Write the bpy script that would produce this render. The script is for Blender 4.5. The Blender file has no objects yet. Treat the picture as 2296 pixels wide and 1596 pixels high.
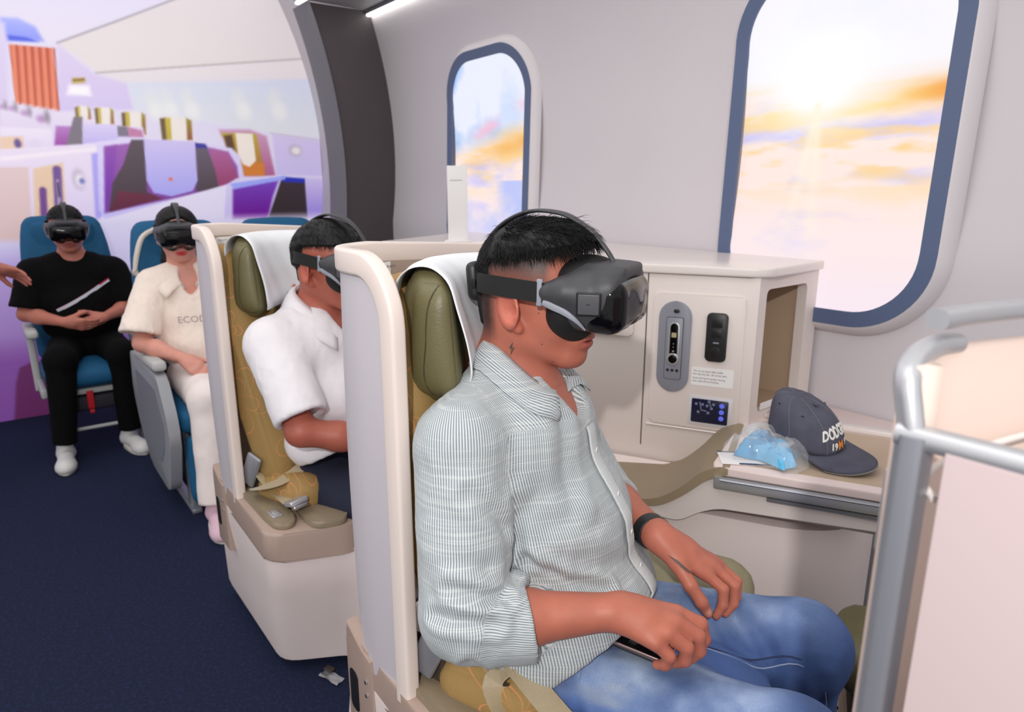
import bpy, bmesh, math, random
import numpy as np
from mathutils import Matrix, Vector
random.seed(7); RNG = np.random.default_rng(7)
SC = bpy.context.scene
COL = SC.collection
R = math.radians

# ------------------------------------------------------------------ camera, world, lights, exposure
cam_d = bpy.data.cameras.new('camera'); cam = bpy.data.objects.new('camera', cam_d); COL.objects.link(cam)
YAW, PITCH = R(142.2), math.atan(368 / 1500.0)
f0 = Vector((math.cos(YAW), math.sin(YAW), 0)); upz = Vector((0, 0, 1))
fwd = f0 * math.cos(PITCH) - upz * math.sin(PITCH); rgt = Vector((f0.y, -f0.x, 0)); upv = rgt.cross(fwd)
cam.matrix_world = Matrix.Translation((0, 0, 1.36)) @ Matrix((rgt, upv, -fwd)).transposed().to_4x4()
cam_d.sensor_width = 36.0; cam_d.lens = 1500 / 2296 * 36; cam_d.clip_start = 0.02
cam_d.dof.use_dof = True; cam_d.dof.focus_distance = 1.12; cam_d.dof.aperture_fstop = 5.6
SC.camera = cam

world = bpy.data.worlds.new('world'); SC.world = world; world.use_nodes = True
world.node_tree.nodes['Background'].inputs[0].default_value = (1.0, 0.985, 0.985, 1)
world.node_tree.nodes['Background'].inputs[1].default_value = 0.81

def area_light(name, loc, target, size, power, color=(1, 1, 1), size_y=None):
    d = bpy.data.lights.new(name, 'AREA'); d.energy = power; d.color = color; d.size = size
    if size_y: d.shape = 'RECTANGLE'; d.size_y = size_y
    o = bpy.data.objects.new(name, d); COL.objects.link(o); o.location = loc
    o.rotation_euler = (Vector(target) - Vector(loc)).to_track_quat('-Z', 'Y').to_euler(); return o
# the photographer's flash, held high behind the lens, and an unseen soft area light added over the aisle as fill
fd = bpy.data.lights.new('camera_flash', 'SPOT'); fd.energy = 84.0; fd.color = (1, 0.97, 0.95); fd.spot_size = R(110); fd.spot_blend = 0.8; fd.shadow_soft_size = 0.025
fo = bpy.data.objects.new('camera_flash', fd); COL.objects.link(fo); fo.location = (0.42, -0.56, 1.90); fo.rotation_euler = (Vector((-1.2, 0.9, 1.0)) - fo.location).to_track_quat('-Z', 'Y').to_euler()
area_light('overhead_fill', (-1.6, -0.3, 3.3), (-1.6, 0.5, 0.8), 3.4, 20.0, (1, 0.97, 0.95), 1.6)

vs = SC.view_settings
vs.view_transform = 'Standard'; vs.look = 'None'; vs.gamma = 1.0; vs.exposure = 0.08; vs.use_curve_mapping = False

# ------------------------------------------------------------------ materials
def lin(c):
    return tuple(((v / 255) / 12.92 if v / 255 <= 0.04045 else ((v / 255 + 0.055) / 1.055) ** 2.4) for v in c[:3])

def mat(name, col, rough=0.5, metal=0.0, noise=0.0, nscale=40.0, bump=0.0, bscale=200.0, spec=0.5, coat=0.0,
        emit=None, estr=0.0, attr=None, sub=0.0, alpha=1.0, trans=0.0, sheen=0.0):
    m = bpy.data.materials.new(name); m.use_nodes = True
    nt = m.node_tree; b = nt.nodes['Principled BSDF']; L = nt.links
    c = lin(col) + (1,)
    b.inputs['Base Color'].default_value = c
    b.inputs['Roughness'].default_value = rough; b.inputs['Metallic'].default_value = metal
    b.inputs['Specular IOR Level'].default_value = spec; b.inputs['Coat Weight'].default_value = coat
    if sub: b.inputs['Subsurface Weight'].default_value = sub; b.inputs['Subsurface Radius'].default_value = (0.012, 0.005, 0.003); b.inputs['Subsurface Scale'].default_value = 1.0
    if alpha < 1: b.inputs['Alpha'].default_value = alpha
    if trans: b.inputs['Transmission Weight'].default_value = trans
    if sheen: b.inputs['Sheen Weight'].default_value = sheen
    tc = nt.nodes.new('ShaderNodeTexCoord')
    src = None
    if attr:
        a = nt.nodes.new('ShaderNodeAttribute'); a.attribute_name = attr; src = a.outputs['Color']
        L.new(src, b.inputs['Base Color'])
    if noise:
        n = nt.nodes.new('ShaderNodeTexNoise'); n.inputs['Scale'].default_value = nscale; n.inputs['Detail'].default_value = 4
        L.new(tc.outputs['Object'], n.inputs['Vector'])
        mr = nt.nodes.new('ShaderNodeMapRange'); mr.inputs['To Min'].default_value = 1 - noise; mr.inputs['To Max'].default_value = 1 + noise
        mr.inputs['From Min'].default_value = 0.25; mr.inputs['From Max'].default_value = 0.75
        L.new(n.outputs['Fac'], mr.inputs['Value'])
        mx = nt.nodes.new('ShaderNodeMix'); mx.data_type = 'RGBA'; mx.blend_type = 'MULTIPLY'; mx.inputs['Factor'].default_value = 1
        if src: L.new(src, mx.inputs['A'])
        else: mx.inputs['A'].default_value = c
        L.new(mr.outputs['Result'], mx.inputs['B']); L.new(mx.outputs['Result'], b.inputs['Base Color'])
    if bump:
        n2 = nt.nodes.new('ShaderNodeTexNoise'); n2.inputs['Scale'].default_value = bscale; n2.inputs['Detail'].default_value = 3
        L.new(tc.outputs['Object'], n2.inputs['Vector'])
        bp = nt.nodes.new('ShaderNodeBump'); bp.inputs['Strength'].default_value = bump; bp.inputs['Distance'].default_value = 0.002
        L.new(n2.outputs['Fac'], bp.inputs['Height']); L.new(bp.outputs['Normal'], b.inputs['Normal'])
    if emit is not None or estr:
        if emit == 'attr': L.new(src, b.inputs['Emission Color'])
        else: b.inputs['Emission Color'].default_value = lin(emit) + (1,)
        b.inputs['Emission Strength'].default_value = estr
    return m

class NG:
    """tiny node-expression helper"""
    def __init__(s, m):
        s.nt = m.node_tree; s.b = s.nt.nodes['Principled BSDF']; s.tc = s.nt.nodes.new('ShaderNodeTexCoord')
    def m(s, op, a, b=None, c=None):
        n = s.nt.nodes.new('ShaderNodeMath'); n.operation = op
        for i, v in enumerate((a, b, c)):
            if v is None: continue
            if isinstance(v, (int, float)): n.inputs[i].default_value = v
            else: s.nt.links.new(v, n.inputs[i])
        return n.outputs[0]
    def sep(s, v):
        n = s.nt.nodes.new('ShaderNodeSeparateXYZ'); s.nt.links.new(v, n.inputs[0]); return n.outputs
    def noise(s, v, scale, detail=3):
        n = s.nt.nodes.new('ShaderNodeTexNoise'); n.inputs['Scale'].default_value = scale; n.inputs['Detail'].default_value = detail
        if v is not None: s.nt.links.new(v, n.inputs['Vector'])
        return n.outputs['Fac']
    def mix(s, f, a, b, mode='MIX'):
        n = s.nt.nodes.new('ShaderNodeMix'); n.data_type = 'RGBA'; n.blend_type = mode
        for k, v in (('Factor', f), ('A', a), ('B', b)):
            if isinstance(v, (int, float)): n.inputs[k].default_value = v
            elif isinstance(v, tuple): n.inputs[k].default_value = v
            else: s.nt.links.new(v, n.inputs[k])
        return n.outputs['Result']
    def mapping(s, v, scale):
        n = s.nt.nodes.new('ShaderNodeMapping'); n.inputs['Scale'].default_value = scale; s.nt.links.new(v, n.inputs[0]); return n.outputs[0]
    def attr(s, name):
        n = s.nt.nodes.new('ShaderNodeAttribute'); n.attribute_name = name; return n
    def bump(s, h, strength, dist=0.001):
        n = s.nt.nodes.new('ShaderNodeBump'); n.inputs['Strength'].default_value = strength; n.inputs['Distance'].default_value = dist
        s.nt.links.new(h, n.inputs['Height']); s.nt.links.new(n.outputs['Normal'], s.b.inputs['Normal'])
    def color(s, v): s.nt.links.new(v, s.b.inputs['Base Color'])

M = {}
M['cream'] = mat('cream_plastic', (222, 211, 206), 0.42, noise=0.015, nscale=6)
M['cream_top'] = mat('cream_top_plastic', (226, 217, 212), 0.30, coat=0.2)
M['shell'] = mat('grey_shell_paint', (198, 192, 198), 0.45, noise=0.02, nscale=5)
M['rim'] = mat('cream_rim', (230, 216, 208), 0.4)
M['taupe'] = mat('taupe_trim', (172, 150, 138), 0.45, noise=0.02, nscale=8)
M['lining'] = mat('taupe_lining', (170, 152, 138), 0.6, noise=0.03, nscale=20)
M['base'] = mat('white_base', (238, 224, 220), 0.45, noise=0.02, nscale=6)
M['olive'] = mat('olive_leather', (104, 98, 66), 0.42, noise=0.07, nscale=14, bump=0.25, bscale=260)
M['pad'] = mat('olive_pad', (140, 126, 104), 0.5, noise=0.05, nscale=20, bump=0.15, bscale=300)
M['armpad'] = mat('taupe_arm_pad', (146, 130, 106), 0.5, noise=0.03, nscale=12)
M['belt'] = mat('beige_webbing', (178, 162, 132), 0.45, noise=0.05, nscale=120, sheen=0.2)
M['alu'] = mat('brushed_aluminium', (200, 201, 205), 0.38, 0.75, noise=0.04, nscale=30)
M['alud'] = mat('grey_metal_edge', (156, 158, 166), 0.42, 0.6, noise=0.03, nscale=20)
M['chrome'] = mat('chrome', (205, 205, 208), 0.15, 1.0)
M['dark'] = mat('dark_plastic', (22, 21, 22), 0.5)
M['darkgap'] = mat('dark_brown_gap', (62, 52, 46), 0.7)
M['white'] = mat('white_cloth', (232, 234, 238), 0.8, noise=0.02, nscale=30, bump=0.1, bscale=400)
M['paper'] = mat('white_paper', (232, 230, 230), 0.6)
M['ink'] = mat('grey_ink', (90, 88, 92), 0.7)
M['orange'] = mat('orange_print', (232, 120, 70), 0.7)
M['blueink'] = mat('blue_print', (120, 150, 175), 0.7)
M['greyplate'] = mat('grey_plate', (134, 136, 146), 0.45)
M['blk'] = mat('black_plastic', (30, 30, 31), 0.42)
M['gloss'] = mat('black_gloss', (10, 9, 12), 0.12, spec=0.28)
M['navy'] = mat('navy_screen', (26, 30, 58), 0.25)
M['bluebtn'] = mat('blue_button', (98, 112, 235), 0.4, emit=(98, 112, 235), estr=0.25)
M['silver'] = mat('silver_plastic', (190, 190, 192), 0.3, 0.5)
M['teal'] = mat('teal_seat_fabric', (4, 86, 128), 0.75, noise=0.06, nscale=30, bump=0.2, bscale=500)
M['egrey'] = mat('grey_seat_plastic', (150, 152, 158), 0.5)
M['elight'] = mat('light_grey_seat_plastic', (186, 186, 184), 0.5)
M['red'] = mat('red_webbing', (205, 30, 42), 0.6)

def gold_material(centres):
    """golden upholstery with the printed outline of lotus flowers: petals around the given centres (y, z, size)"""
    m = bpy.data.materials.new('gold_lotus_fabric'); m.use_nodes = True; g = NG(m)
    o = g.tc.outputs['Object']; X, Y, Z = g.sep(o)
    A = g.m('ADD', Y, g.m('MULTIPLY', X, 0.75))
    base = g.mix(g.noise(o, 900, 2), lin((140, 110, 58)) + (1,), lin((178, 146, 92)) + (1,))
    wv = g.nt.nodes.new('ShaderNodeTexWave'); wv.inputs['Scale'].default_value = 260; wv.bands_direction = 'Z'; g.nt.links.new(o, wv.inputs[0])
    base = g.mix(g.m('MULTIPLY', wv.outputs['Fac'], 0.22), base, lin((118, 92, 50)) + (1,))
    tot = None
    for cy, cz, s, ph in centres:
        dy = g.m('SUBTRACT', A, cy); dz = g.m('SUBTRACT', Z, cz)
        r = g.m('SQRT', g.m('ADD', g.m('MULTIPLY', dy, dy), g.m('MULTIPLY', dz, dz)))
        th = g.m('ARCTAN2', dz, dy)
        for k, amp in ((5.0, s), (4.0, s * 0.62)):
            pet = g.m('MULTIPLY', g.m('POWER', g.m('ABSOLUTE', g.m('COSINE', g.m('ADD', g.m('MULTIPLY', th, k / 2 * 1.0), ph))), 0.6), amp)
            d = g.m('ABSOLUTE', g.m('SUBTRACT', r, pet))
            ln = g.m('LESS_THAN', d, 0.0015)
            tot = ln if tot is None else g.m('MAXIMUM', tot, ln)
    g.color(g.mix(g.m('MULTIPLY', tot, 0.75), base, lin((214, 140, 92)) + (1,)))
    g.b.inputs['Roughness'].default_value = 0.8
    g.bump(wv.outputs['Fac'], 0.25, 0.0006)
    return m
M['gold'] = gold_material([(-0.27, 0.80, 0.10, 0.3), (-0.25, 1.16, 0.08, 1.0), (-0.28, 1.00, 0.05, 0.5), (-0.08, 0.68, 0.09, 0.9), (-0.15, 0.56, 0.05, 0.2)])

# ------------------------------------------------------------------ mesh helpers
def tag(o, label=None, cat=None, group=None, kind=None):
    if label: o['label'] = label
    if cat: o['category'] = cat
    if group: o['group'] = group
    if kind: o['kind'] = kind
    return o

def empty(name, loc=(0, 0, 0), rz=0.0):
    o = bpy.data.objects.new(name, None); COL.objects.link(o); o.location = loc; o.rotation_euler = (0, 0, rz); o.empty_display_size = 0.1
    return o

def mesh(name, v, f, m, parent=None, smooth=True, angle=None):
    me = bpy.data.meshes.new(name)
    me.from_pydata([tuple(map(float, p)) for p in v], [], [tuple(map(int, q)) for q in f]); me.update()
    return link(name, me, m, parent, smooth, angle)

def link(name, me, m, parent=None, smooth=True, angle=None):
    if m is not None: me.materials.append(m)
    if smooth:
        me.polygons.foreach_set('use_smooth', np.ones(len(me.polygons), bool))
        if angle: me.set_sharp_from_angle(angle=R(angle))
    o = bpy.data.objects.new(name, me); COL.objects.link(o)
    if parent is not None: o.parent = parent
    return o

def from_bm(name, bm, m, parent=None, smooth=True, angle=35):
    bmesh.ops.recalc_face_normals(bm, faces=bm.faces[:])
    me = bpy.data.meshes.new(name); bm.to_mesh(me); bm.free()
    return link(name, me, m, parent, smooth, angle)

def frame(loc=(0, 0, 0), rot=(0, 0, 0)):
    from mathutils import Euler
    return Matrix.Translation(loc) @ Euler(rot).to_matrix().to_4x4()

def bm_rbox(bm, size, r=0.01, seg=3, mtx=None):
    g = bmesh.ops.create_cube(bm, size=1.0); vs_ = g['verts']
    for v in vs_: v.co = Vector((v.co.x * size[0], v.co.y * size[1], v.co.z * size[2]))
    es = list({e for v in vs_ for e in v.link_edges})
    r = min(r, min(size) * 0.49)
    if r > 0:
        out = bmesh.ops.bevel(bm, geom=es + vs_, offset=r, segments=seg, affect='EDGES', profile=0.5)
        vs_ = list({v for f in out['faces'] for v in f.verts} | {v for v in vs_ if v.is_valid})
        # whole island
        st = vs_[:]; seen = set(st)
        while st:
            v = st.pop()
            for e in v.link_edges:
                w = e.other_vert(v)
                if w not in seen: seen.add(w); st.append(w)
        vs_ = list(seen)
    if mtx is not None:
        for v in vs_: v.co = mtx @ v.co
    return vs_

def rbox(name, size, loc, m, parent=None, r=0.01, rot=(0, 0, 0), seg=3):
    bm = bmesh.new(); bm_rbox(bm, size, r, seg, frame(loc, rot)); return from_bm(name, bm, m, parent)

def prism(name, poly, a, b, m, parent=None, axis='z', bev=0.0, seg=2, smooth=True):
    """extrude a 2D polygon. axis z: poly=(x,y), a..b in z; axis y: poly=(x,z), a..b in y; axis x: poly=(y,z)"""
    def pt(p, t): return (p[0], p[1], t) if axis == 'z' else ((p[0], t, p[1]) if axis == 'y' else (t, p[0], p[1]))
    bm = bmesh.new()
    A_ = [bm.verts.new(pt(p, a)) for p in poly]; B_ = [bm.verts.new(pt(p, b)) for p in poly]; n = len(poly)
    fa = bm.faces.new(A_); fb = bm.faces.new(B_[::-1])
    for i in range(n): bm.faces.new((A_[i], B_[i], B_[(i + 1) % n], A_[(i + 1) % n]))
    if bev:
        es = [e for e in bm.edges if (e.verts[0] in A_ and e.verts[1] in A_) or (e.verts[0] in B_ and e.verts[1] in B_)]
        bmesh.ops.bevel(bm, geom=es, offset=bev, segments=seg, affect='EDGES', profile=0.5)
    return from_bm(name, bm, m, parent, smooth, 40)

def round_poly(pts, r, seg=5):
    """round the corners of a polygon; r scalar or list"""
    out = []; n = len(pts)
    for i in range(n):
        p0, p1, p2 = (np.array(pts[i - 1], float), np.array(pts[i], float), np.array(pts[(i + 1) % n], float))
        rr = r[i] if isinstance(r, (list, tuple)) else r
        if rr <= 1e-6: out.append(tuple(p1)); continue
        d0 = p0 - p1; d1 = p2 - p1; l0 = np.linalg.norm(d0); l1 = np.linalg.norm(d1); d0 /= l0; d1 /= l1
        q = min(rr, l0 * 0.48, l1 * 0.48)
        for k in range(seg + 1):
            t = k / seg; out.append(tuple((p1 + d0 * q) * (1 - t) ** 2 + p1 * 2 * t * (1 - t) + (p1 + d1 * q) * t ** 2))
    return out

def rrect(cx, cy, w, h, r, seg=6):
    out = []
    r = min(r, w / 2 - 1e-5, h / 2 - 1e-5)
    for sx, sy, a0 in ((1, 1, 0), (-1, 1, 90), (-1, -1, 180), (1, -1, 270)):
        for k in range(seg + 1):
            a = R(a0 + 90 * k / seg); out.append((cx + sx * (w / 2 - r) + r * math.cos(a), cy + sy * (h / 2 - r) + r * math.sin(a)))
    return out

def smooth_path(pts, n=8, closed=False):
    """Catmull-Rom resample"""
    P = [np.array(p, float) for p in pts]; out = []
    N = len(P)
    rng = range(N if closed else N - 1)
    for i in rng:
        p0 = P[i - 1] if (i > 0 or closed) else 2 * P[0] - P[1]
        p1 = P[i]; p2 = P[(i + 1) % N]; p3 = P[(i + 2) % N] if (i + 2 < N or closed) else 2 * P[-1] - P[-2]
        for k in range(n):
            t = k / n
            out.append(0.5 * (2 * p1 + (p2 - p0) * t + (2 * p0 - 5 * p1 + 4 * p2 - p3) * t * t + (3 * p1 - p0 - 3 * p2 + p3) * t ** 3))
    if not closed: out.append(P[-1])
    return out

def sweep(name, path, section, m, parent=None, up=(0, 0, 1), closed=False, caps=True, lat=None, scale=None, smooth=True, angle=45):
    """sweep a closed 2D section (lateral, normal) along a 3D path"""
    P = [np.array(p, float) for p in path]; n = len(P); k = len(section); V_ = []; F_ = []
    for i, p in enumerate(P):
        if closed: t = P[(i + 1) % n] - P[i - 1]
        else: t = P[min(i + 1, n - 1)] - P[max(i - 1, 0)]
        t = t / (np.linalg.norm(t) + 1e-12)
        if lat is not None: l_ = np.array(lat[i] if np.ndim(lat) > 1 else lat, float); l_ = l_ - t * (l_ @ t)
        else: l_ = np.cross(t, np.array(up, float))
        if np.linalg.norm(l_) < 1e-6: l_ = np.cross(t, np.array((1.0, 0.1, 0)))
        l_ /= np.linalg.norm(l_); nn = np.cross(l_, t)
        s = 1.0 if scale is None else scale[i]
        sx, sy = (s if np.ndim(s) else (s, s))
        for a, b in section: V_.append(p + l_ * a * sx + nn * b * sy)
    for i in range(n if closed else n - 1):
        j = (i + 1) % n
        for q in range(k): F_.append((i * k + q, i * k + (q + 1) % k, j * k + (q + 1) % k, j * k + q))
    if caps and not closed: F_.append(tuple(range(k))[::-1]); F_.append(tuple((n - 1) * k + q for q in range(k)))
    o = mesh(name, V_, F_, m, parent, smooth, angle)
    bm = bmesh.new(); bm.from_mesh(o.data); bmesh.ops.recalc_face_normals(bm, faces=bm.faces[:]); bm.to_mesh(o.data); bm.free()
    return o

def circ(r, n=10): return [(r * math.cos(2 * math.pi * i / n), r * math.sin(2 * math.pi * i / n)) for i in range(n)]
def tube(name, path, r, m, parent=None, n=8, closed=False, scale=None): return sweep(name, path, circ(r, n), m, parent, closed=closed, scale=scale, angle=60)

def text_mesh(name, body, size, m, parent, origin, ex, ey, align='LEFT', depth=0.0003, warp=None, bold=0.0):
    """flat lettering laid on a plane spanned by ex, ey"""
    cu = bpy.data.curves.new(name, 'FONT'); cu.body = body; cu.size = size; cu.align_x = align; cu.resolution_u = 2; cu.offset = bold
    t = bpy.data.objects.new(name, cu); COL.objects.link(t)
    dg = bpy.context.evaluated_depsgraph_get(); me = bpy.data.meshes.new_from_object(t.evaluated_get(dg))
    bpy.data.objects.remove(t); bpy.data.curves.remove(cu)
    me.name = name
    ex = Vector(ex).normalized(); ey = Vector(ey).normalized(); ez = ex.cross(ey); o = Vector(origin)
    for v in me.vertices:
        v.co = warp(v.co.x, v.co.y) if warp else o + ex * v.co.x + ey * v.co.y + ez * depth
    me.materials.clear()
    return link(name, me, m, parent, False)

def cushion(name, size, loc, m, parent=None, r=0.03, puff=0.01, rot=(0, 0, 0), taper=None, n=10):
    """soft rounded box: subdivided cube mapped to a rounded box with puffed faces"""
    hx, hy, hz = (s / 2 for s in size); V_ = []; F_ = []; idx = {}
    def vid(p):
        k = tuple(np.round(p, 5))
        if k not in idx:
            idx[k] = len(V_); q = np.array(p)
            h = np.array((hx, hy, hz)); c = q * h
            inner = np.maximum(h - r, 1e-4); cc = np.clip(c, -inner, inner); d = c - cc
            # ease position so corner samples spread over the rounding
            L_ = np.linalg.norm(d)
            w = cc + (d / L_ * r if L_ > 1e-9 else 0)
            for a in range(3):
                if abs(q[a]) > 0.999:
                    o1, o2 = [b for b in range(3) if b != a]
                    w[a] += np.sign(q[a]) * puff * (1 - q[o1] ** 2) * (1 - q[o2] ** 2)
            if taper: w = np.array(taper(w))
            V_.append(w)
        return idx[k]
    ts = [math.sin(math.pi / 2 * (2 * i / n - 1)) for i in range(n + 1)]
    for a in range(3):
        for s in (-1, 1):
            for i in range(n):
                for j in range(n):
                    q = []
                    for (u_, v_) in ((i, j), (i + 1, j), (i + 1, j + 1), (i, j + 1)):
                        p = [0, 0, 0]; p[a] = s; p[(a + 1) % 3] = ts[u_]; p[(a + 2) % 3] = ts[v_]; q.append(vid(p))
                    F_.append(q if s > 0 else q[::-1])
    mt = frame(loc, rot)
    V_ = [mt @ Vector(v) for v in V_]
    return mesh(name, V_, F_, m, parent)

from mathutils.bvhtree import BVHTree
def bvh_of(o): return BVHTree.FromPolygons([v.co for v in o.data.vertices], [tuple(p.vertices) for p in o.data.polygons])

def copy_tree(o, parent=None):
    c = o.copy(); COL.objects.link(c); c.parent = parent
    for ch in list(o.children): copy_tree(ch, c)
    return c

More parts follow.
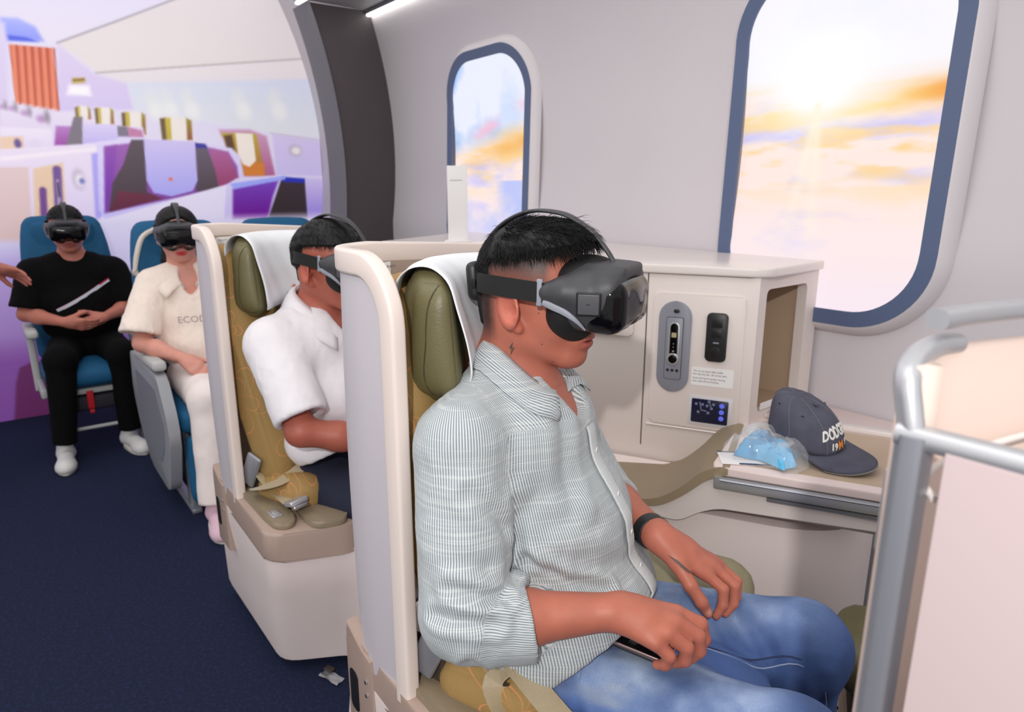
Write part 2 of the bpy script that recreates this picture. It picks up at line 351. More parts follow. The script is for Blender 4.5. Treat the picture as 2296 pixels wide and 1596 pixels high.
def rrect_solid(name, cx, cz, w, h, r, y0, y1, m, parent, bev=0.001, seg=6):
    """rounded rectangle in the (x,z) plane, from depth y0 to y1"""
    return prism(name, rrect(cx, cz, w, h, r, seg), y0, y1, m, parent, axis='y', bev=bev, seg=2)
MURAL = [
    ('P',[(-0.284,2.432),(1.195,2.691),(1.152,2.532),(0.486,2.204),(0.251,2.175),(-0.327,2.178)],(226,220,246),(232,226,240),0.02),
    ('P',[(1.152,2.532),(2.167,3.253),(2.015,2.494),(2.05,2.298),(0.669,2.065),(0.496,2.2)],(222,216,222),(232,222,222),0.01),
    ('P',[(0.667,2.052),(2.049,2.286),(2.089,2.146),(0.816,2.01)],(236,226,228),(230,222,226),0.012),
    ('L',[(1.179,2.549),(0.811,2.361),(0.492,2.202)],0.01,(172,166,172),0.006),
    ('L',[(0.668,2.057),(1.299,2.166),(2.049,2.292)],0.009,(186,174,164),0.006),
    ('P',[(0.24,2.304),(0.322,2.311),(0.399,2.276),(0.428,2.204),(0.252,2.182),(0.233,2.253)],(176,184,250),(140,150,246),0.012),
    ('P',[(0.257,2.215),(0.349,2.213),(0.405,2.196),(0.263,2.188)],(86,104,226),None,0.006),
    ('P',[(0.115,2.255),(0.256,2.279),(0.253,2.175),(0.179,1.609),(0.017,1.603)],(222,212,240),(218,200,236),0.012),
    ('P',[(0.495,2.193),(0.656,2.051),(0.829,2.011),(0.848,1.862),(0.445,1.821)],(222,208,236),(214,200,240),0.012),
    ('P',[(0.26,2.165),(0.466,2.17),(0.453,1.832),(0.245,1.861)],(206,104,82),(222,122,92),0.004),
    ('L',[(0.28,2.162),(0.254,1.852)],0.012,(244,152,120),0.008),
    ('L',[(0.294,2.164),(0.268,1.85)],0.006,(176,76,66),0.006),
    ('L',[(0.315,2.163),(0.289,1.847)],0.012,(244,152,120),0.008),
    ('L',[(0.33,2.165),(0.303,1.846)],0.006,(176,76,66),0.006),
    ('L',[(0.35,2.164),(0.324,1.842)],0.012,(244,152,120),0.008),
    ('L',[(0.365,2.166),(0.339,1.841)],0.006,(176,76,66),0.006),
    ('L',[(0.386,2.165),(0.36,1.838)],0.012,(244,152,120),0.008),
    ('L',[(0.401,2.167),(0.375,1.836)],0.006,(176,76,66),0.006),
    ('L',[(0.422,2.166),(0.396,1.833)],0.012,(244,152,120),0.008),
    ('L',[(0.438,2.168),(0.411,1.831)],0.006,(176,76,66),0.006),
    ('L',[(0.459,2.167),(0.432,1.828)],0.012,(244,152,120),0.008),
    ('L',[(0.474,2.169),(0.448,1.826)],0.006,(176,76,66),0.006),
    ('P',[(0.521,1.976),(0.623,1.98),(0.628,1.923),(0.502,1.92)],(250,246,250),None,0.012),
    ('P',[(0.538,2.017),(0.607,2.026),(0.607,1.994),(0.537,1.983)],(200,176,110),None,0.006),
    ('L',[(0.547,2.003),(0.6,2.013)],0.008,(120,90,50),0.006),
    ('P',[(0.829,2.014),(2.076,2.157),(2.165,1.742),(1.671,1.768),(0.848,1.862)],(214,218,238),(226,228,234),0.012),
    ('E',(0.955,1.922),0.036,0.065,(226,228,232),0.02),
    ('E',(0.978,1.857),0.042,0.054,(236,236,236),0.02),
    ('E',(1.038,1.929),0.037,0.065,(226,228,232),0.02),
    ('E',(1.062,1.863),0.043,0.055,(236,236,236),0.02),
    ('E',(1.166,1.939),0.038,0.066,(226,228,232),0.02),
    ('E',(1.192,1.872),0.044,0.055,(236,236,236),0.02),
    ('E',(1.492,1.963),0.042,0.069,(226,228,232),0.02),
    ('E',(1.521,1.894),0.048,0.058,(236,236,236),0.02),
    ('E',(1.736,1.982),0.044,0.071,(226,228,232),0.02),
    ('E',(1.767,1.91),0.051,0.06,(236,236,236),0.02),
    ('P',[(0.173,1.846),(0.445,1.821),(0.695,1.807),(0.906,1.718),(0.896,1.636),(0.138,1.608)],(232,222,242),(226,212,236),0.012),
    ('E',(0.188,1.837),0.019,0.018,(226,214,240),0.01),
    ('E',(0.181,1.83),0.013,0.011,(190,150,196),0.012),
    ('E',(0.197,1.838),0.007,0.017,(150,144,156),0.01),
    ('E',(0.232,1.831),0.021,0.019,(226,214,240),0.01),
    ('E',(0.225,1.823),0.015,0.012,(190,150,196),0.012),
    ('E',(0.243,1.832),0.007,0.019,(150,144,156),0.01),
    ('E',(0.292,1.811),0.026,0.023,(226,214,240),0.01),
    ('E',(0.283,1.802),0.018,0.014,(190,150,196),0.012),
    ('E',(0.305,1.812),0.009,0.023,(150,144,156),0.01),
    ('E',(0.37,1.787),0.035,0.031,(226,214,240),0.01),
    ('E',(0.358,1.774),0.024,0.02,(190,150,196),0.012),
    ('E',(0.387,1.788),0.013,0.032,(150,144,156),0.01),
    ('P',[(0.535,1.86),(0.617,1.856),(0.617,1.789),(0.529,1.784)],(232,220,232),None,0.012),
    ('P',[(0.534,1.852),(0.549,1.856),(0.545,1.785),(0.531,1.784)],(110,90,60),None,0.006),
    ('P',[(0.547,1.856),(0.562,1.857),(0.556,1.786),(0.543,1.785)],(206,186,74),(196,176,70),0.006),
    ('P',[(0.563,1.862),(0.601,1.86),(0.593,1.788),(0.556,1.786)],(240,232,226),None,0.006),
    ('P',[(0.601,1.86),(0.612,1.845),(0.608,1.789),(0.595,1.788)],(160,150,60),(150,90,60),0.006),
    ('P',[(0.636,1.86),(0.74,1.857),(0.738,1.768),(0.628,1.762)],(232,220,232),None,0.012),
    ('P',[(0.635,1.852),(0.654,1.856),(0.648,1.763),(0.631,1.762)],(110,90,60),None,0.006),
    ('P',[(0.652,1.856),(0.67,1.857),(0.663,1.764),(0.646,1.763)],(206,186,74),(196,176,70),0.006),
    ('P',[(0.671,1.862),(0.719,1.86),(0.709,1.766),(0.663,1.764)],(240,232,226),None,0.006),
    ('P',[(0.719,1.86),(0.734,1.846),(0.728,1.767),(0.711,1.766)],(160,150,60),(150,90,60),0.006),
    ('P',[(0.777,1.844),(0.915,1.842),(0.91,1.713),(0.765,1.706)],(232,220,232),None,0.012),
    ('P',[(0.776,1.836),(0.801,1.84),(0.793,1.707),(0.771,1.706)],(110,90,60),None,0.006),
    ('P',[(0.798,1.84),(0.823,1.841),(0.812,1.708),(0.79,1.707)],(206,186,74),(196,176,70),0.006),
    ('P',[(0.824,1.847),(0.888,1.846),(0.874,1.711),(0.812,1.708)],(240,232,226),None,0.006),
    ('P',[(0.888,1.846),(0.908,1.831),(0.9,1.713),(0.877,1.711)],(160,150,60),(150,90,60),0.006),
    ('P',[(0.99,1.826),(1.187,1.827),(1.184,1.693),(0.979,1.684)],(232,220,232),None,0.012),
    ('P',[(0.989,1.817),(1.024,1.822),(1.021,1.685),(0.989,1.684)],(110,90,60),None,0.006),
    ('P',[(1.02,1.822),(1.056,1.824),(1.048,1.687),(1.017,1.685)],(206,186,74),(196,176,70),0.006),
    ('P',[(1.056,1.83),(1.147,1.83),(1.136,1.69),(1.048,1.687)],(240,232,226),None,0.006),
    ('P',[(1.147,1.83),(1.178,1.815),(1.173,1.692),(1.14,1.691)],(160,150,60),(150,90,60),0.006),
    ('P',[(1.343,1.768),(1.549,1.779),(1.662,1.74),(1.702,1.469),(1.46,1.465)],(206,160,190),(176,96,140),0.01),
    ('P',[(1.355,1.746),(1.592,1.752),(1.63,1.477),(1.476,1.474)],(190,170,70),(176,110,60),0.008),
    ('P',[(1.373,1.73),(1.427,1.738),(1.443,1.598),(1.39,1.597)],(96,70,52),None,0.008),
    ('P',[(1.483,1.555),(1.627,1.559),(1.626,1.471),(1.484,1.469)],(214,128,52),None,0.008),
    ('P',[(1.451,1.751),(1.565,1.751),(1.573,1.572),(1.526,1.529),(1.483,1.546),(1.456,1.614)],(244,234,224),None,0.005),
    ('P',[(1.701,1.757),(2.145,1.716),(2.153,1.465),(1.708,1.469)],(214,200,238),(206,196,240),0.01),
    ('E',(1.859,1.648),0.049,0.044,(196,186,206),0.01),
    ('E',(1.865,1.649),0.03,0.024,(240,232,232),0.01),
    ('L',[(1.686,1.763),(2.146,1.722)],0.006,(196,190,200),0.006),
    ('P',[(2.114,1.721),(2.163,1.716),(2.165,1.637),(2.124,1.667)],(90,50,130),None,0.006),
    ('P',[(0.154,1.718),(0.398,1.718),(0.39,1.617),(0.136,1.595)],(240,230,246),(226,214,242),0.008),
    ('P',[(0.147,1.666),(0.255,1.672),(0.252,1.6),(0.135,1.588)],(236,206,182),None,0.006),
    ('E',(0.224,1.631),0.017,0.027,(110,90,150),0.006),
    ('E',(0.309,1.629),0.026,0.03,(226,216,236),0.006),
    ('P',[(0.409,1.754),(0.885,1.758),(0.9,1.669),(0.395,1.617)],(226,216,246),(220,206,244),0.006),
    ('P',[(0.423,1.74),(0.512,1.742),(0.464,1.63),(0.401,1.628)],(186,130,196),(160,80,170),0.006),
    ('P',[(0.52,1.796),(0.565,1.799),(0.547,1.639),(0.459,1.63)],(128,120,132),None,0.006),
    ('P',[(0.742,1.758),(0.798,1.755),(0.808,1.697),(0.739,1.694)],(130,122,140),None,0.006),
    ('P',[(0.798,1.755),(0.878,1.738),(0.883,1.696),(0.803,1.695)],(196,130,170),None,0.006),
    ('P',[(0.563,1.763),(0.742,1.763),(0.737,1.678),(0.548,1.644)],(222,210,246),(196,186,240),0.005),
    ('P',[(0.014,1.584),(0.616,1.647),(0.586,1.225),(0.56,1.116),(-0.084,0.936)],(238,226,244),(214,200,238),0.006),
    ('P',[(0.13,1.554),(0.613,1.626),(0.61,1.605),(0.127,1.529)],(246,236,246),None,0.006),
    ('P',[(0.0,1.492),(0.257,1.502),(0.213,1.022),(-0.084,0.936)],(226,202,202),(218,186,186),0.006),
    ('P',[(0.277,1.493),(0.432,1.532),(0.403,1.175),(0.24,1.166)],(232,204,176),(228,196,166),0.006),
    ('C',(0.395,1.49),(0.366,1.176),0.022,(116,84,150),0.006),
    ('C',(0.308,1.37),(0.29,1.178),0.018,(112,70,140),0.006),
    ('L',[(0.389,1.425),(0.377,1.255)],0.012,(190,180,200),0.006),
    ('L',[(0.389,1.412),(0.385,1.334)],0.007,(40,30,60),0.006),
    ('E',(0.499,1.434),0.035,0.063,(206,192,214),0.01),
    ('E',(0.506,1.429),0.023,0.034,(240,236,240),0.01),
    ('E',(0.514,1.424),0.012,0.015,(96,96,180),0.01),
    ('P',[(0.584,1.585),(0.633,1.6),(0.603,1.224),(0.555,1.171)],(178,170,244),(170,160,240),0.008),
    ('P',[(0.624,1.658),(0.827,1.688),(1.193,1.682),(1.418,1.65),(1.467,1.599),(1.483,1.457),(1.333,1.375),(0.615,1.169),(0.582,1.252)],(226,216,248),(200,190,246),0.006),
    ('P',[(0.659,1.633),(0.823,1.661),(1.232,1.655),(1.392,1.626),(1.442,1.533),(1.444,1.45),(1.275,1.375),(0.613,1.23)],(160,100,180),(120,60,150),0.008),
    ('P',[(0.658,1.627),(0.728,1.643),(0.686,1.441),(0.614,1.235)],(148,84,180),(110,40,170),0.01),
    ('P',[(1.274,1.645),(1.392,1.62),(1.441,1.456),(1.274,1.366)],(176,104,160),(150,60,100),0.01),
    ('P',[(0.811,1.679),(0.889,1.682),(0.864,1.36),(0.938,1.318),(0.636,1.24),(0.675,1.414),(0.747,1.523)],(96,84,92),(70,54,64),0.005),
    ('P',[(1.182,1.676),(1.253,1.667),(1.294,1.507),(1.309,1.375),(1.16,1.36)],(110,100,116),(80,66,76),0.005),
    ('P',[(0.701,1.365),(0.875,1.346),(0.951,1.317),(0.638,1.237)],(110,44,66),(90,30,60),0.008),
    ('P',[(1.182,1.676),(1.248,1.67),(1.262,1.645),(1.189,1.642)],(60,60,160),None,0.006),
    ('P',[(0.882,1.685),(1.185,1.681),(1.176,1.433),(1.138,1.366),(1.006,1.331),(0.902,1.354),(0.87,1.43)],(210,198,242),(172,168,244),0.004),
    ('E',(1.012,1.44),0.014,0.011,(226,120,90),0.004),
    ('P',[(0.544,1.176),(1.335,1.402),(1.395,1.414),(1.364,1.209),(1.313,1.174),(0.436,0.901)],(232,226,248),(222,216,244),0.005),
    ('P',[(1.359,1.405),(1.429,1.45),(1.773,1.479),(2.154,1.471),(2.141,1.06),(1.305,1.089)],(222,214,246),(196,184,240),0.006),
    ('P',[(1.398,1.378),(1.517,1.427),(1.722,1.441),(1.671,1.329),(1.619,1.173),(1.378,1.173)],(120,70,190),(104,10,140),0.01),
    ('P',[(1.746,1.46),(1.917,1.449),(1.92,1.133),(1.61,1.142)],(62,48,56),(44,36,40),0.006),
    ('P',[(1.74,1.466),(1.917,1.456),(1.918,1.424),(1.75,1.429)],(40,50,180),None,0.006),
    ('P',[(1.917,1.456),(2.159,1.452),(2.141,1.06),(1.915,1.068)],(210,196,240),(130,110,220),0.006),
    ('P',[(1.381,1.414),(1.773,1.473),(1.771,1.448),(1.407,1.378)],(160,170,250),None,0.006),
    ('P',[(-0.675,1.114),(0.21,1.075),(0.184,0.891),(-0.707,0.931)],(214,206,238),(206,200,240),0.02),
    ('P',[(0.474,1.186),(2.164,1.194),(2.101,0.222),(0.128,0.652),(0.181,1.024)],(222,216,244),(200,180,236),0.03),
    ('P',[(-0.699,0.977),(0.546,1.005),(0.573,0.427),(0.361,-0.049),(-0.869,0.005)],(190,172,226),(128,76,156),0.06),
    ('P',[(-0.78,0.512),(0.231,0.416),(0.168,-0.219),(-0.873,-0.02)],(138,84,166),(120,70,150),0.08),
    ('P',[(0.014,0.224),(0.045,0.317),(0.107,0.344),(0.311,0.312),(0.286,-0.248),(-0.055,-0.165)],(104,44,98),(92,30,84),0.008),
    ('P',[(0.582,0.603),(2.115,0.437),(2.042,-0.671),(0.433,-0.283)],(150,120,190),(120,80,150),0.05),
]
# ------------------------------------------------------------------ the setting
def carpet():
    m = bpy.data.materials.new('navy_carpet'); m.use_nodes = True; g = NG(m); o = g.tc.outputs['Object']
    n1 = g.noise(g.mapping(o, (1, 1, 1)), 90, 4); n2 = g.noise(g.mapping(o, (160, 420, 1)), 1.0, 2)
    base = g.mix(g.m('MULTIPLY', n2, 1.0), lin((10, 12, 24)) + (1,), lin((48, 54, 82)) + (1,))
    g.color(g.mix(g.m('MULTIPLY', g.m('GREATER_THAN', n1, 0.56), 0.45), base, lin((34, 52, 86)) + (1,)))
    g.b.inputs['Roughness'].default_value = 0.95; g.b.inputs['Specular IOR Level'].default_value = 0.1
    g.bump(n2, 0.6, 0.003); return m
fl = mesh('floor', [(-5.2, -3, 0), (2.5, -3, 0), (2.5, 2.6, 0), (-5.2, 2.6, 0)], [(0, 1, 2, 3)], carpet()); tag(fl, 'dark navy woven carpet floor', 'floor', kind='structure')

WR, WZ, WY = 2.45, 1.58, -0.395          # fuselage wall: a circular arc in section
def wallpt(x, z, off=0.0):
    zc = max(z, 1.18); a = math.asin(max(-1, min(1, (zc - WZ) / WR))); r = WR - off
    if z < zc: return (x, WY + r * math.cos(a), z)
    return (x, WY + r * math.cos(a), WZ + r * math.sin(a))
V_, F_ = [], []
xs = np.linspace(-5.0, 2.2, 37); zs = np.linspace(0.0, 2.75, 45)
for x in xs:
    for z in zs: V_.append(wallpt(x, z))
nz = len(zs)
for i in range(len(xs) - 1):
    for j in range(nz - 1): F_.append((i * nz + j, i * nz + j + 1, (i + 1) * nz + j + 1, (i + 1) * nz + j))
M['wall'] = mat('grey_wall_panel', (204, 198, 203), 0.55, noise=0.015, nscale=3)
tag(mesh('wall_right', V_, F_, M['wall']), 'pale grey curved cabin wall with two backlit windows', 'wall', kind='structure')

# value noise
LAT = np.random.default_rng(3).random((32, 32, 32)).astype(np.float32)
def vnoise(P):
    P = np.asarray(P, np.float32); i = np.floor(P).astype(int); f = P - i; f = f * f * (3 - 2 * f); out = 0
    for dx in (0, 1):
        for dy in (0, 1):
            for dz in (0, 1):
                w = (f[..., 0] if dx else 1 - f[..., 0]) * (f[..., 1] if dy else 1 - f[..., 1]) * (f[..., 2] if dz else 1 - f[..., 2])
                out = out + w * LAT[(i[..., 0] + dx) % 32, (i[..., 1] + dy) % 32, (i[..., 2] + dz) % 32]
    return out
def fbm(P, oct=4):
    P = np.asarray(P, np.float32); s = 0; a = 0.5; t = 0
    for k in range(oct): s = s + a * vnoise(P * 2 ** k + 7.3 * k); t += a; a *= 0.5
    return s / t

def color_attr(me, cols, name='Col'):
    a = me.color_attributes.new(name, 'FLOAT_COLOR', 'POINT')
    c = np.ones((len(me.vertices), 4), np.float32); c[:, :3] = cols
    a.data.foreach_set('color', c.ravel())

def srgb_lin(c):
    c = np.asarray(c, float) / 255; return np.where(c <= 0.04045, c / 12.92, ((c + 0.055) / 1.055) ** 2.4)

M['winframe'] = mat('slate_blue_frame', (84, 98, 130), 0.5)
M['winbody'] = mat('pale_window_surround', (208, 202, 206), 0.45)
M['screen'] = mat('backlit_print', (20, 20, 20), 0.4, attr='Col', emit='attr', estr=0.92); _nt = M['screen'].node_tree; _nt.links.remove(_nt.nodes['Principled BSDF'].inputs['Base Color'].links[0])
def mixc(a, b, t): t = np.clip(t, 0, 1)[..., None]; return a * (1 - t) + b * t
def sky_colors(P, kind):
    """printed sunset above a sea of clouds; P = (n,2): across 0..1, height 0..1"""
    x, y = P[:, 0], P[:, 1]; A = np.array
    n = fbm(np.stack([x * 2.6, y * 15, 0 * x + kind * 5], 1), 5); n2 = fbm(np.stack([x * 4 + 9, y * 34, 0 * x + 2 + kind], 1), 5); n3 = fbm(np.stack([x * 2.4, y * 5, 0 * x + 8 + kind], 1))
    sea = mixc(A([255, 234, 226.]), A([208, 202, 250.]), (n - 0.50) * 4.0 * np.clip(y * 4, 0, 1))
    sea = mixc(sea, A([255, 222, 170.]), (n2 - 0.46) * 5 * np.clip((y - 0.25) * 3, 0, 1)); sea = mixc(sea, A([252, 236, 246.]), np.clip(1 - y * 2.6, 0, 1))
    if kind == 2:
        top = mixc(A([250, 248, 255.]), A([228, 232, 255.]), (n3 - 0.45) * 2); hy = 0.595
        c = mixc(sea, top, (y - hy - 0.04) * 14)
        band = np.exp(-((y - hy - 0.005 - 0.05 * np.clip(x - .5, 0, 1)) / (0.035)) ** 2)
        org = mixc(A([255, 220, 130.]), A([246, 166, 70.]), (x - 0.62) * 3.0 + (n - .5) * 1.2)
        c = mixc(c, org, band * np.clip(0.55 + (n2 - .4) * 2.2 + (x - .5) * .8, 0, 1))
        c = mixc(c, A([255, 205, 120.]), np.exp(-((y - 0.47) / 0.08) ** 2) * np.clip((n2 - .42) * 4, 0, .6))
        sun = np.exp(-(((x - 0.40) / 0.26) ** 2 + ((y - 0.70) / 0.14) ** 2)); c = mixc(c, A([255, 255, 255.]), sun * 1.5)
        for sl in (-0.22, 0.10):
            ray = np.exp(-(((x - 0.41 - sl * (0.62 - y)) / (0.018 + .05 * (0.62 - y))) ** 2)) * (y < 0.62) * np.clip((y - 0.1) * 2, 0, 1); c = mixc(c, A([255, 248, 226.]), ray * 0.75)
    else:
        top = mixc(A([236, 240, 255.]), A([140, 184, 246.]), (n3 - 0.40) * 4.2 * (1.1 - x)); hy = 0.50
        c = mixc(mixc(sea, A([190, 200, 250.]), (n3 - .42) * 3 * (y < .4)), top, (y - hy - 0.02 - 0.1 * x) * 12)
        c = mixc(c, A([250, 190, 215.]), np.exp(-((y - 0.62 - .22 * (x - .3)) / .035) ** 2) * np.clip((n - .42) * 4, 0, .8))
        c = mixc(c, A([246, 186, 96.]), np.exp(-((y - hy - 0.09 * x) / 0.055) ** 2) * np.clip(x * 1.1 + (n - .5), 0, 1))
    return srgb_lin(np.clip(c, 0, 255))

def window(name, x0, x1, z0, z1, kind, label):
    cx, cz, w, h = (x0 + x1) / 2, (z0 + z1) / 2, x1 - x0, z1 - z0
    def ring(pl, off): return [wallpt(x, z, off) for x, z in pl]
    out = rrect(cx, cz, w + 0.06, h + 0.06, 0.25, 14); mid = rrect(cx, cz, w + 0.012, h + 0.012, 0.225, 14); inn = rrect(cx, cz, w, h, 0.22, 14)
    n = len(out)
    def strip(nm, rings, m, par):
        v = []; f = []
        for r_ in rings: v += r_
        for k in range(len(rings) - 1):
            for i in range(n): f.append((k * n + i, k * n + (i + 1) % n, (k + 1) * n + (i + 1) % n, (k + 1) * n + i))
        o = mesh(nm, v, f, m, par, True, 40)
        return o
    b = strip(name, [ring(out, -0.004), ring(out, 0.004), ring(mid, 0.034), ring(inn, 0.036)], M['winbody'], None)
    tag(b, label, 'window', kind='structure')
    fi = rrect(cx, cz, w - 0.088, h - 0.088, 0.18, 14)
    strip('window_frame', [ring(inn, 0.030), ring(inn, 0.038), ring(fi, 0.038), ring(fi, 0.026)], M['winframe'], b)
    # picture
    us = np.linspace(0, 1, 90); vs_ = np.linspace(0, 1, 150); P = np.array([(u, v) for u in us for v in vs_])
    sw, sh = w - 0.08, h - 0.08
    # squeeze the grid into the rounded rectangle row by row
    V_ = []; rr = 0.18
    for u, v in P:
        zz = (v - 0.5) * sh; e = max(0, abs(zz) - (sh / 2 - rr)); hw = sw / 2 - rr + math.sqrt(max(rr * rr - e * e, 0.0)) ; xx = (u - 0.5) * 2 * hw
        V_.append(wallpt(cx + xx, cz + zz, 0.028))
    nv = len(vs_); F_ = [(i * nv + j, i * nv + j + 1, (i + 1) * nv + j + 1, (i + 1) * nv + j) for i in range(len(us) - 1) for j in range(nv - 1)]
    s = mesh('backlit_sky_picture', V_, F_, M['screen'], b)
    Q = P.copy()
    for i, (u, v) in enumerate(P):
        zz = (v - 0.5) * sh; e = max(0, abs(zz) - (sh / 2 - rr)); hw = sw / 2 - rr + math.sqrt(max(rr * rr - e * e, 0.0)); Q[i, 0] = (u - .5) * 2 * hw / sw + .5
    color_attr(s.data, sky_colors(Q, kind)); s['label'] = 'backlit picture of a sunset above clouds'
    return b
window('window_1', -3.14, -2.45, 0.985, 2.03, 1, 'rounded backlit window with blue frame, the far one above the row behind')
window('window_2', -1.405, -0.72, 0.97, 2.03, 2, 'rounded backlit window with blue frame and bright sun, above the side console')

# dark rib between the wall and the mural
prof = []
zz = np.linspace(0.0, 2.36, 26)
outer = [wallpt(0, z, -0.02)[1:] for z in zz]; inner = []
for z in zz:
    a = math.asin((z - 1.45) / 2.62); inner.append((1.712 - 2.62 * (1 - math.cos(a)) * 0.95, z))
poly = outer + inner[::-1]
M['rib'] = mat('dark_brown_rib', (72, 64, 68), 0.6, noise=0.05, nscale=5)
rib = prism('trim_1', poly, -4.02, -3.82, M['rib'], axis='x'); tag(rib, 'dark brown curved rib between mural and window wall', 'rib', kind='structure')
# inner grey edge strip of the rib
V_ = []; F_ = []
for i, (y, z) in enumerate(inner): V_ += [(-3.822, y - 0.004, z), (-3.80, y + 0.006, z), (-4.02, y - 0.004, z)]
for i in range(len(inner) - 1): F_ += [(3 * i, 3 * i + 1, 3 * i + 4, 3 * i + 3), (3 * i + 2, 3 * i, 3 * i + 3, 3 * i + 5)]
mesh('rib_edge', V_, F_, mat('grey_rib_edge', (112, 110, 116), 0.5), rib)

# narrow ceiling panel with the two light lines along its edges
ce = rbox('ceiling', (5.6, 0.44, 0.04), (-1.02, 1.72, 2.385), mat('ceiling_panel', (176, 172, 176), 0.6), None, 0.004); tag(ce, 'narrow grey ceiling panel above the window wall', 'ceiling', kind='structure')
M['led'] = mat('led_white', (255, 255, 250), 0.4, emit=(255, 255, 245), estr=6.0)
for y, lab in ((1.50, 'white linear ceiling light nearer the aisle'), (1.915, 'white linear ceiling light along the window wall')):
    t = empty('linear_light', (-1.02, y, 2.345)); tag(t, lab, 'light', 'linear ceiling lights')
    rbox('housing', (5.6, 0.034, 0.02), (0, 0, 0.01), M['alud'], t, 0.003); rbox('diffuser', (5.59, 0.022, 0.012), (0, 0, -0.004), M['led'], t, 0.004)

# mural wall
wb = rbox('wall_back', (0.08, 5.2, 3.0), (-5.0, 0.0, 1.5), mat('wall_back_panel', (190, 180, 205), 0.6), None, 0.004); tag(wb, 'end wall behind the cabin mural', 'wall', kind='structure')
MY0, MY1, MZ1, MS = -1.6, 2.05, 2.95, 0.0085
ny, nzz = int((MY1 - MY0) / MS), int(MZ1 / MS)
gy = np.linspace(MY0, MY1, ny); gz = np.linspace(0.0, MZ1, nzz); GY, GZ = np.meshgrid(gy, gz, indexing='ij')
IMG = np.zeros((ny, nzz, 3)); IMG[:] = (226, 220, 242)
def seg_dist(P0, P1, Y, Z):
    d = (P1[0] - P0[0], P1[1] - P0[1]); L2 = d[0] ** 2 + d[1] ** 2 + 1e-12
    t = np.clip(((Y - P0[0]) * d[0] + (Z - P0[1]) * d[1]) / L2, 0, 1)
    return np.hypot(Y - P0[0] - t * d[0], Z - P0[1] - t * d[1])
def paint(sl, a, col):
    a = a[..., None]; IMG[sl] = IMG[sl] * (1 - a) + np.asarray(col) * a
def region(p, pad):
    p = np.array(p); lo = p.min(0) - pad; hi = p.max(0) + pad
    i0, i1 = np.searchsorted(gy, (lo[0], hi[0])); j0, j1 = np.searchsorted(gz, (lo[1], hi[1])); return (slice(i0, i1), slice(j0, j1))
for s in MURAL:
    if s[0] == 'P':
        _, pts, c1, c2, fth = s; sl = region(pts, fth * 2); Y, Z = GY[sl], GZ[sl]
        if Y.size == 0: continue
        ins = np.zeros(Y.shape, bool); dist = np.full(Y.shape, 9.0)
        for i in range(len(pts)):
            a, b = pts[i - 1], pts[i]; dist = np.minimum(dist, seg_dist(a, b, Y, Z))
            if a[1] != b[1]:
                cr = ((a[1] > Z) != (b[1] > Z)) & (Y < (b[0] - a[0]) * (Z - a[1]) / (b[1] - a[1]) + a[0]); ins ^= cr
        sd = np.where(ins, -dist, dist); al = np.clip(0.5 - sd / (2 * fth), 0, 1)
        zs_ = [q[1] for q in pts]; t = np.clip((Z - min(zs_)) / (max(zs_) - min(zs_) + 1e-6), 0, 1)[..., None]
        col = np.asarray(c1) * t + np.asarray(c2 or c1) * (1 - t); paint(sl, al, col)
    elif s[0] == 'L':
        _, pts, w, c1, fth = s; sl = region(pts, w + fth * 2); Y, Z = GY[sl], GZ[sl]; d = np.full(Y.shape, 9.0)
        for i in range(len(pts) - 1): d = np.minimum(d, seg_dist(pts[i], pts[i + 1], Y, Z))
        paint(sl, np.clip(0.5 - (d - w / 2) / (2 * fth), 0, 1), c1)
    elif s[0] == 'C':
        _, a, b, r_, c1, fth = s; sl = region([a, b], r_ + fth * 2); d = seg_dist(a, b, GY[sl], GZ[sl]) - r_; paint(sl, np.clip(0.5 - d / (2 * fth), 0, 1), c1)
    else:
        _, ctr, rx, ry, c1, fth = s; sl = region([(ctr[0] - rx, ctr[1] - ry), (ctr[0] + rx, ctr[1] + ry)], fth * 2)
        q = np.hypot((GY[sl] - ctr[0]) / rx, (GZ[sl] - ctr[1]) / ry); paint(sl, np.clip(0.5 - (q - 1) * min(rx, ry) / (2 * fth), 0, 1), c1)
V_ = np.stack([np.full(GY.size, -4.956), GY.ravel(), GZ.ravel()], 1)
ii, jj = np.meshgrid(np.arange(ny - 1), np.arange(nzz - 1), indexing='ij'); ii = ii.ravel(); jj = jj.ravel()
F_ = np.stack([ii * nzz + jj, (ii + 1) * nzz + jj, (ii + 1) * nzz + jj + 1, ii * nzz + jj + 1], 1)
def fast_mesh(name, V_, F_):
    me = bpy.data.meshes.new(name); V_ = np.asarray(V_, np.float32); F_ = np.asarray(F_, np.int32)
    me.vertices.add(len(V_)); me.vertices.foreach_set('co', V_.ravel()); me.loops.add(F_.size); me.polygons.add(len(F_))
    me.loops.foreach_set('vertex_index', F_.ravel()); me.polygons.foreach_set('loop_start', np.arange(0, F_.size, F_.shape[1], dtype=np.int32))
    me.update(calc_edges=True); me.validate(); return me
me = fast_mesh('cabin_mural', V_, F_); color_attr(me, srgb_lin(IMG.reshape(-1, 3)))
M['mural'] = mat('mural_print', (20, 20, 20), 0.5, attr='Col', emit='attr', estr=0.34)
mu = link('cabin_mural', me, M['mural']); tag(mu, 'large backlit print of an aircraft cabin with rows of purple seats', 'mural')
# ------------------------------------------------------------------ business class pod (local: x forward along the seat, y to the passenger's left, z up)
SEAT_A = R(28); PX, PY = -0.88, 0.70; PITCH_X = -0.97

